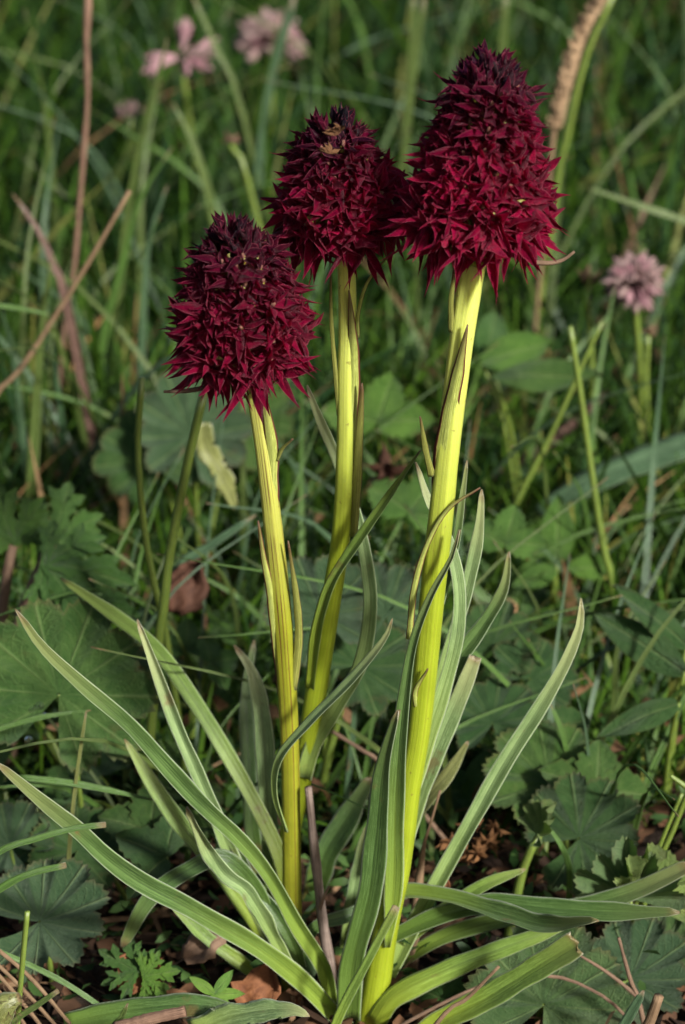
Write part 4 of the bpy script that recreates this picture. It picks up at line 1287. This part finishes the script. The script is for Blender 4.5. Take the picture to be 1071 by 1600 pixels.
# brown seed spike at the top right
pts = px_line([(862, 235), (868, 190), (882, 135), (906, 60), (948, -12)], 0.26, None, True)
root = thing('seed_spike', 'rough light brown seed spike leaning beside a green stalk', 'seed head', pts[0])
mb = MB()
tube(mb, pts[:3], [0.0006, 0.0006], n=8, k=6)
put(mb, 'stem', ['straw'], root)
mb = MB()
sp = spline([P(866, 200, 0.26), P(882, 135, 0.26), P(906, 60, 0.26), P(948, -14, 0.26)], 46)
tube(mb, sp, [0.0010, 0.0013, 0.0013], n=46, k=8)
rr = random.Random(5)
for i in range(len(sp)):
    for j in range(7):
        a = rr.uniform(0, 6.28)
        if rr.random() < 0.25:
            continue
        d = V(math.cos(a), math.sin(a) * 0.9, 0.45).normalized()
        q = Vector(sp[i])
        tube(mb, [q + d * 0.0006, q + d * 0.0015, q + d * 0.0023 + V(0, 0, 0.0006)], [0.0006, 0.0006, 0.0002], n=4, k=5)
put(mb, 'seed_head', ['spike_brown'], root)
stalk('green stalk standing beside the brown seed spike', [(868, 300), (885, 220), (915, 90), (960, -12)], [10, 11, 11, 10], 0.28)
# hairy bud, beetle
q = P(6, 1572, -0.03)
mb = MB()
tube(mb, [q + V(-0.003, 0, -0.006), q, q + V(0.0018, 0, 0.0012), q + V(0.0026, 0, 0.0016)], [0.0012, 0.0024, 0.0022, 0.0008], n=10, k=12)
rr = random.Random(3)
for i in range(90):
    d = V(rr.uniform(-1, 1), rr.uniform(-1, 0.5), rr.uniform(-1, 1)).normalized()
    c0 = q + V(rr.uniform(-0.001, 0.0022), 0, rr.uniform(-0.001, 0.0012))
    tube(mb, [c0 + d * 0.0020, c0 + d * 0.0036], [0.00005, 0.00002], n=2, k=3, mi=1)
tag(put(mb, 'hairy_bud', ['leaf_yellow', 'straw'], None, q), 'hairy yellow-green bud by the upright grass stub', 'bud')
q = G(666, 1492) + V(0, 0, 0.0012)
bt = thing('beetle', 'small glossy black beetle on the dark soil', 'beetle', q)
for nm, a, b_, rs in (('body', V(0, 0, -0.0012), V(0.0003, 0.0002, 0.0018), [0.0004, 0.0011, 0.0012, 0.0007]), ('head', V(0.0003, 0.0002, 0.0019), V(0.0004, 0.0003, 0.0026), [0.0006, 0.0006, 0.0002])):
    mb = MB()
    tube(mb, [q + a, q + (a + b_) / 2, q + b_], rs, n=9, k=12)
    put(mb, nm, ['beetle'], bt)


# ------------------------------------------------------------------ meadow scatter
def in_view_x(y, margin=0.03):
    return (y + D) / math.cos(PITCH) * KV * 0.5 * IW / IH + margin


NEAR = [((130, 150), 'beside the tall reddish dry stalk'), ((60, 380), 'around the rust-coloured dead blade'), ((120, 560), 'below the slanting straw stalk'),
        ((290, 110), 'under the open pink clover head'), ((420, 90), 'near the whitish pink clover'), ((230, 780), 'around the two thin upright green stems'),
        ((70, 850), 'beside the coarse cut-leaved plant'), ((380, 720), 'behind the red-streaked orchid stem'), ((400, 480), 'behind the shortest flower head'),
        ((540, 280), 'behind the middle flower head'), ((620, 520), 'between the stems of middle and tallest orchid'), ((590, 780), 'by the rusty crumpled leaf'),
        ((760, 240), 'behind the tallest flower head'), ((900, 120), 'beside the brown seed spike'), ((1000, 220), 'above the level olive blade'),
        ((990, 440), 'around the drooping clover'), ((800, 580), 'by the level broad dark leaves'), ((920, 660), 'around the stiff grey-green stalk'),
        ((1010, 740), 'by the wide pale blue-green blade'), ((870, 860), 'by the upright oval leaf pair'), ((1040, 960), 'by the folded pointed leaves'),
        ((800, 1050), 'among the nibbled dark toothed leaves'), ((960, 1220), 'behind the folded fan leaf'), ((560, 1000), 'around the large toothed leaf between stems'),
        ((290, 1020), 'by the rounded glossy clover'), ((100, 1080), 'behind the big scalloped leaf'), ((560, 1200), 'in the dark gap between the orchid stems')]


def near(p):
    a, b2 = to_px(p)
    return min(NEAR, key=lambda n: (n[0][0] - a) ** 2 + (n[0][1] - b2) ** 2)[1]


KINDS = [('mantle', 'lady_mantle', 'low scalloped-leaf plant', 0.0078),
         ('trefoil', 'strawberry_plant', 'low plant with toothed three-part leaves', 0.009),
         ('clover', 'clover_plant', 'low smooth clover plant', 0.007),
         ('cut', 'buttercup', 'low jagged-leaved plant', 0.011),
         ('oval', 'meadow_herb', 'low oval-leaved herb', 0.013)]
sc = random.Random(77)
cnt = 0
for i in range(400):
    y = 0.045 + 0.42 * sc.random() ** 1.2
    x = sc.uniform(-1, 1) * in_view_x(y)
    if abs(x) < 0.03 and y < 0.06:
        continue
    if cnt >= 115:
        break
    cnt += 1
    kd = sc.choices(range(5), [2, 4, 3, 4, 3])[0]
    kind, nm, lab, s0 = KINDS[kd]
    base = V(x, y, gz(x, y))
    lv = []
    for j in range(sc.randint(2, 4)):
        a = sc.uniform(0, 6.28)
        r = sc.uniform(0.004, 0.016)
        hh = sc.uniform(0.006, 0.026) * (0.7 if y < 0.12 else 1.0)
        d = V(math.cos(a), math.sin(a), 0)
        nrm = V(d.x * 0.4, d.y * 0.4 - sc.uniform(0, 0.5), 1.0)
        lv.append((kind, base + d * r + V(0, 0, hh), s0 * sc.uniform(0.75, 1.2), nrm, d + V(0, 0, sc.uniform(-0.1, 0.4))))
    herb(nm, lab + ' ' + near(base + V(0, 0, 0.012)), 'plant', base, lv, nm.replace('_', ' ') + ' scattered in the meadow')


SHOOTS = ['blade', 'blade', 'blade_pale', 'blade_blue']
for i in range(200):
    y = sc.uniform(0.11, 0.50) if i < 110 else sc.uniform(0.045, 0.15)
    x = sc.uniform(-1, 1) * in_view_x(y, 0.0)
    h = sc.uniform(0.05, 0.11) * min(1.0, 0.45 + 2.2 * y) if i < 110 else sc.uniform(0.035, 0.07)
    a, ln = sc.uniform(0, 6.28), sc.uniform(0.05, 0.95)
    b0 = V(x, y, gz(x, y) - 0.002)
    d = V(math.cos(a), math.sin(a), 0)
    cv = sc.uniform(0.2, 1.2)
    pts = [b0, b0 + d * (h * 0.3 * ln) + V(0, 0, h * 0.36), b0 + d * (h * 0.75 * ln) + V(0, 0, h * 0.70), b0 + d * (h * (1.35 * ln + 0.2 * cv)) + V(0, 0, h * (1.0 - 0.18 * cv * ln))]
    mb = MB()
    w_ = sc.uniform(0.0009, 0.0021) if i < 110 else sc.uniform(0.0006, 0.0013)
    ribbon(mb, pts, [w_, w_ * 1.1, w_ * 0.9, w_ * 0.5, w_ * 0.1], n=14, m=5, fold=0.5, thick=0.0002, roll=(sc.uniform(-50, 50), sc.uniform(-50, 50)), seed=i)
    mt = sc.choice(SHOOTS)
    lab = {'blade': 'slender fresh green grass blade standing ', 'blade_pale': 'slender yellowish grass blade standing ', 'blade_blue': 'slender bluish grass blade standing '}[mt]
    tag(put(mb, 'grass_shoot', [mt], None, b0), lab + near(pts[2]), 'grass', {'blade': 'fresh green', 'blade_pale': 'yellowish', 'blade_blue': 'bluish'}[mt] + ' blades in the meadow')


def grass_field(name, n, region, hfun, wr, tint, seed, lean=0.55, segs=6, mat='grass', label='', cat='grass', skip=None, curl=1.0):
    g = np.random.default_rng(seed)
    xy = region(g, n)
    if skip is not None:
        xy = xy[~skip(xy)]
    n = len(xy)
    z0 = np.array([gz(a, b) for a, b in xy]) - 0.002
    h = hfun(g, xy)
    w = g.uniform(wr[0], wr[1], n)
    az = g.uniform(0, 2 * np.pi, n)
    ln = np.abs(g.normal(0, lean, n)) + 0.05 if lean < 1 else g.uniform(1.25, 1.62, n)
    face = az + np.pi / 2 + g.normal(0, 0.5, n)
    cu = g.uniform(0.1, 1.3, n) * curl
    col = tint(g, xy)
    vt = np.zeros((n, segs + 1, 2, 3))
    cl = np.zeros((n, segs + 1, 2, 4))
    px, pz = np.zeros(n), np.zeros(n)
    for s in range(segs + 1):
        t = s / segs
        if s > 0:
            ang = ln + cu * t
            px = px + np.sin(ang) * h / segs
            pz = pz + np.cos(ang) * h / segs
        ww = w * (1 - t ** 2.2) * (0.75 + 0.5 * t) / 2 + 0.00008
        for k, sg in ((0, -1), (1, 1)):
            vt[:, s, k, 0] = xy[:, 0] + px * np.cos(az) + sg * ww * np.cos(face)
            vt[:, s, k, 1] = xy[:, 1] + px * np.sin(az) + sg * ww * np.sin(face)
            vt[:, s, k, 2] = np.maximum(z0 + pz + sg * ww * 0.4, z0)
            cl[:, s, k, :3] = col
            cl[:, s, k, 3] = 1
    verts = vt.reshape(-1, 3)
    base = (np.arange(n) * (segs + 1) * 2)[:, None, None]
    q = np.array([[2 * s, 2 * s + 1, 2 * s + 3, 2 * s + 2] for s in range(segs)])[None]
    faces = (base + q).reshape(-1, 4)
    me = bpy.data.meshes.new(name)
    me.vertices.add(len(verts))
    me.vertices.foreach_set('co', verts.ravel().astype(np.float32))
    me.loops.add(faces.size)
    me.loops.foreach_set('vertex_index', faces.ravel().astype(np.int32))
    me.polygons.add(len(faces))
    me.polygons.foreach_set('loop_start', np.arange(0, faces.size, 4, dtype=np.int32))
    me.polygons.foreach_set('loop_total', np.full(len(faces), 4, dtype=np.int32))
    at = me.attributes.new('tint', 'FLOAT_COLOR', 'POINT')
    at.data.foreach_set('color', cl.reshape(-1).astype(np.float32))
    me.update(calc_edges=True)
    me.validate()
    me.polygons.foreach_set('use_smooth', [True] * len(me.polygons))
    me.materials.append(M[mat])
    o = link(name, me)
    return tag(o, label, cat, kind='stuff')


def greens(g, xy):
    n = len(xy)
    k = g.uniform(0, 1, (n, 1))
    a, b, c = np.array([0.009, 0.031, 0.004]), np.array([0.050, 0.112, 0.011]), np.array([0.021, 0.055, 0.018])  # tints darkened: light falloff behind the orchids is put into the colour
    col = a * (1 - k) + b * k
    m = g.uniform(0, 1, n)
    col[m < 0.25] = c * g.uniform(0.7, 1.3, ((m < 0.25).sum(), 1))
    yl = m > 0.92
    col[yl] = np.array([0.15, 0.17, 0.045]) * g.uniform(0.7, 1.1, (yl.sum(), 1))
    dr = m > 0.965
    col[dr] = np.array([0.20, 0.125, 0.065]) * g.uniform(0.5, 1.1, (dr.sum(), 1))
    return col


def brights(g, xy):
    return greens(g, xy) * np.array([1.6, 1.5, 1.3])


def dries(g, xy):
    n = len(xy)
    k = g.uniform(0, 1, (n, 1))
    return np.array([0.07, 0.035, 0.018]) * (1 - k) + np.array([0.30, 0.19, 0.11]) * k


def wedge(y0, y1, margin, pw=1.0):
    def f(g, n):
        y = y0 + (y1 - y0) * g.uniform(0, 1, n) ** pw
        hw = (y + D) / math.cos(PITCH) * KV * 0.5 * IW / IH + margin
        return np.stack([g.uniform(-1, 1, n) * hw, y], 1)
    return f


grass_field('meadow_grass', 16000, wedge(0.13, 0.95, 0.12, 0.9), lambda g, xy: g.uniform(0.035, 0.11, len(xy)) * np.clip(0.55 + (xy[:, 1] - 0.12) * 1.6, 0.5, 1.15), (0.0008, 0.0027), greens, 1, label='dense dark green meadow grass filling the background', lean=0.72)
grass_field('meadow_grass', 11000, wedge(0.06, 0.27, 0.06), lambda g, xy: g.uniform(0.018, 0.062, len(xy)) * np.clip(xy[:, 1] * 6, 0.5, 1.0), (0.0004, 0.0013), brights, 2, label='short thin grass between the low herbs behind the orchids', lean=0.7)
grass_field('meadow_grass', 16000, lambda g, n: np.stack([g.uniform(-3, 3, n), 0.95 + 4.5 * g.uniform(0, 1, n) ** 1.5], 1), lambda g, xy: g.uniform(0.05, 0.13, len(xy)), (0.003, 0.007), greens, 3, label='distant meadow grass beyond the flowers', segs=4)
grass_field('meadow_grass', 2500, lambda g, n: np.stack([g.uniform(-0.7, 0.7, n), g.uniform(-0.40, 0.9, n)], 1), lambda g, xy: g.uniform(0.012, 0.03, len(xy)), (0.001, 0.002), greens, 4, label='short sparse grass on open soil around the orchids', segs=4, lean=0.8,
            skip=lambda xy: (np.abs(xy[:, 0]) < 0.09) & (xy[:, 1] > -0.1) & (xy[:, 1] < 0.05))
grass_field('dry_grass', 3000, wedge(-0.03, 0.5, 0.08), lambda g, xy: g.uniform(0.012, 0.05, len(xy)), (0.0006, 0.0014), dries, 5, label='thin dry straw lying over the dark soil', cat='straw', lean=1.25, mat='litter', curl=0.25)


def litter(name, n, region, size, tint, seed, label, cat, up=0.3, mat='litter', zr=(0.0, 0.004)):
    g = np.random.default_rng(seed)
    xy = region(g, n)
    n = len(xy)
    z = np.array([gz(a, b) for a, b in xy]) + g.uniform(zr[0], zr[1], n)
    az = g.uniform(0, 6.283, n)
    L = g.uniform(size[0], size[1], n)
    W = L * g.uniform(0.25, 0.6, n)
    el = g.normal(0, up, n)
    ro = g.normal(0, up * 1.3, n)
    d = np.stack([np.cos(az) * np.cos(el), np.sin(az) * np.cos(el), np.sin(el)], 1)
    s = np.stack([-np.sin(az) * np.cos(ro), np.cos(az) * np.cos(ro), np.sin(ro)], 1)
    nn = np.cross(d, s)
    c = np.stack([xy[:, 0], xy[:, 1], z], 1)
    bow = (L * g.uniform(-0.25, 0.25, n))[:, None] * nn
    hl, hw = (L / 2)[:, None] * d, (W / 2)[:, None] * s
    vt = np.stack([c - hl, c - hl * 0.3 - hw + bow, c + hl * 0.45 - hw * 0.8 + bow, c + hl, c + hl * 0.45 + hw * 0.8 + bow * 0.6, c - hl * 0.3 + hw + bow * 0.8], 1)
    base = (np.arange(n) * 6)[:, None, None]
    faces = (base + np.array([[0, 1, 5], [1, 4, 5], [1, 2, 4], [2, 3, 4]])[None]).reshape(-1, 3)
    me = bpy.data.meshes.new(name)
    me.from_pydata(vt.reshape(-1, 3).tolist(), [], faces.tolist())
    col = np.ones((n, 6, 4), dtype=np.float32)
    col[:, :, :3] = tint(g, xy)[:, None, :]
    at = me.attributes.new('tint', 'FLOAT_COLOR', 'POINT')
    at.data.foreach_set('color', col.ravel())
    me.materials.append(M[mat])
    me.polygons.foreach_set('use_smooth', [True] * len(me.polygons))
    return tag(link(name, me), label, cat, kind='stuff')


def browns(g, xy):
    n = len(xy)
    k = g.uniform(0, 1, (n, 1)) ** 1.6
    return np.array([0.022, 0.013, 0.009]) * (1 - k) + np.array([0.17, 0.085, 0.045]) * k


def mossy(g, xy):
    n = len(xy)
    k = g.uniform(0, 1, (n, 1))
    return np.array([0.018, 0.050, 0.014]) * (1 - k) + np.array([0.070, 0.135, 0.035]) * k


litter('leaf_litter', 12000, wedge(-0.06, 0.35, 0.06, 1.3), (0.0015, 0.0080), browns, 6, 'dark brown crumbs of dead leaves on the soil', 'leaf litter')
litter('ground_moss', 16000, wedge(0.0, 0.55, 0.06, 1.0), (0.0015, 0.0050), mossy, 7, 'small dark green leaflets covering the soil behind the orchids', 'ground cover', up=0.6, mat='grass', zr=(0.0, 0.012))


def scraps(g, xy):
    k = g.uniform(0, 1, (len(xy), 1))
    return np.array([0.06, 0.028, 0.014]) * (1 - k) + np.array([0.22, 0.13, 0.07]) * k


litter('leaf_litter', 700, wedge(0.05, 0.34, 0.05), (0.002, 0.007), scraps, 9, 'brown dead scraps caught between the herbs and grass behind the orchids', 'leaf litter', up=0.7, zr=(0.003, 0.022))
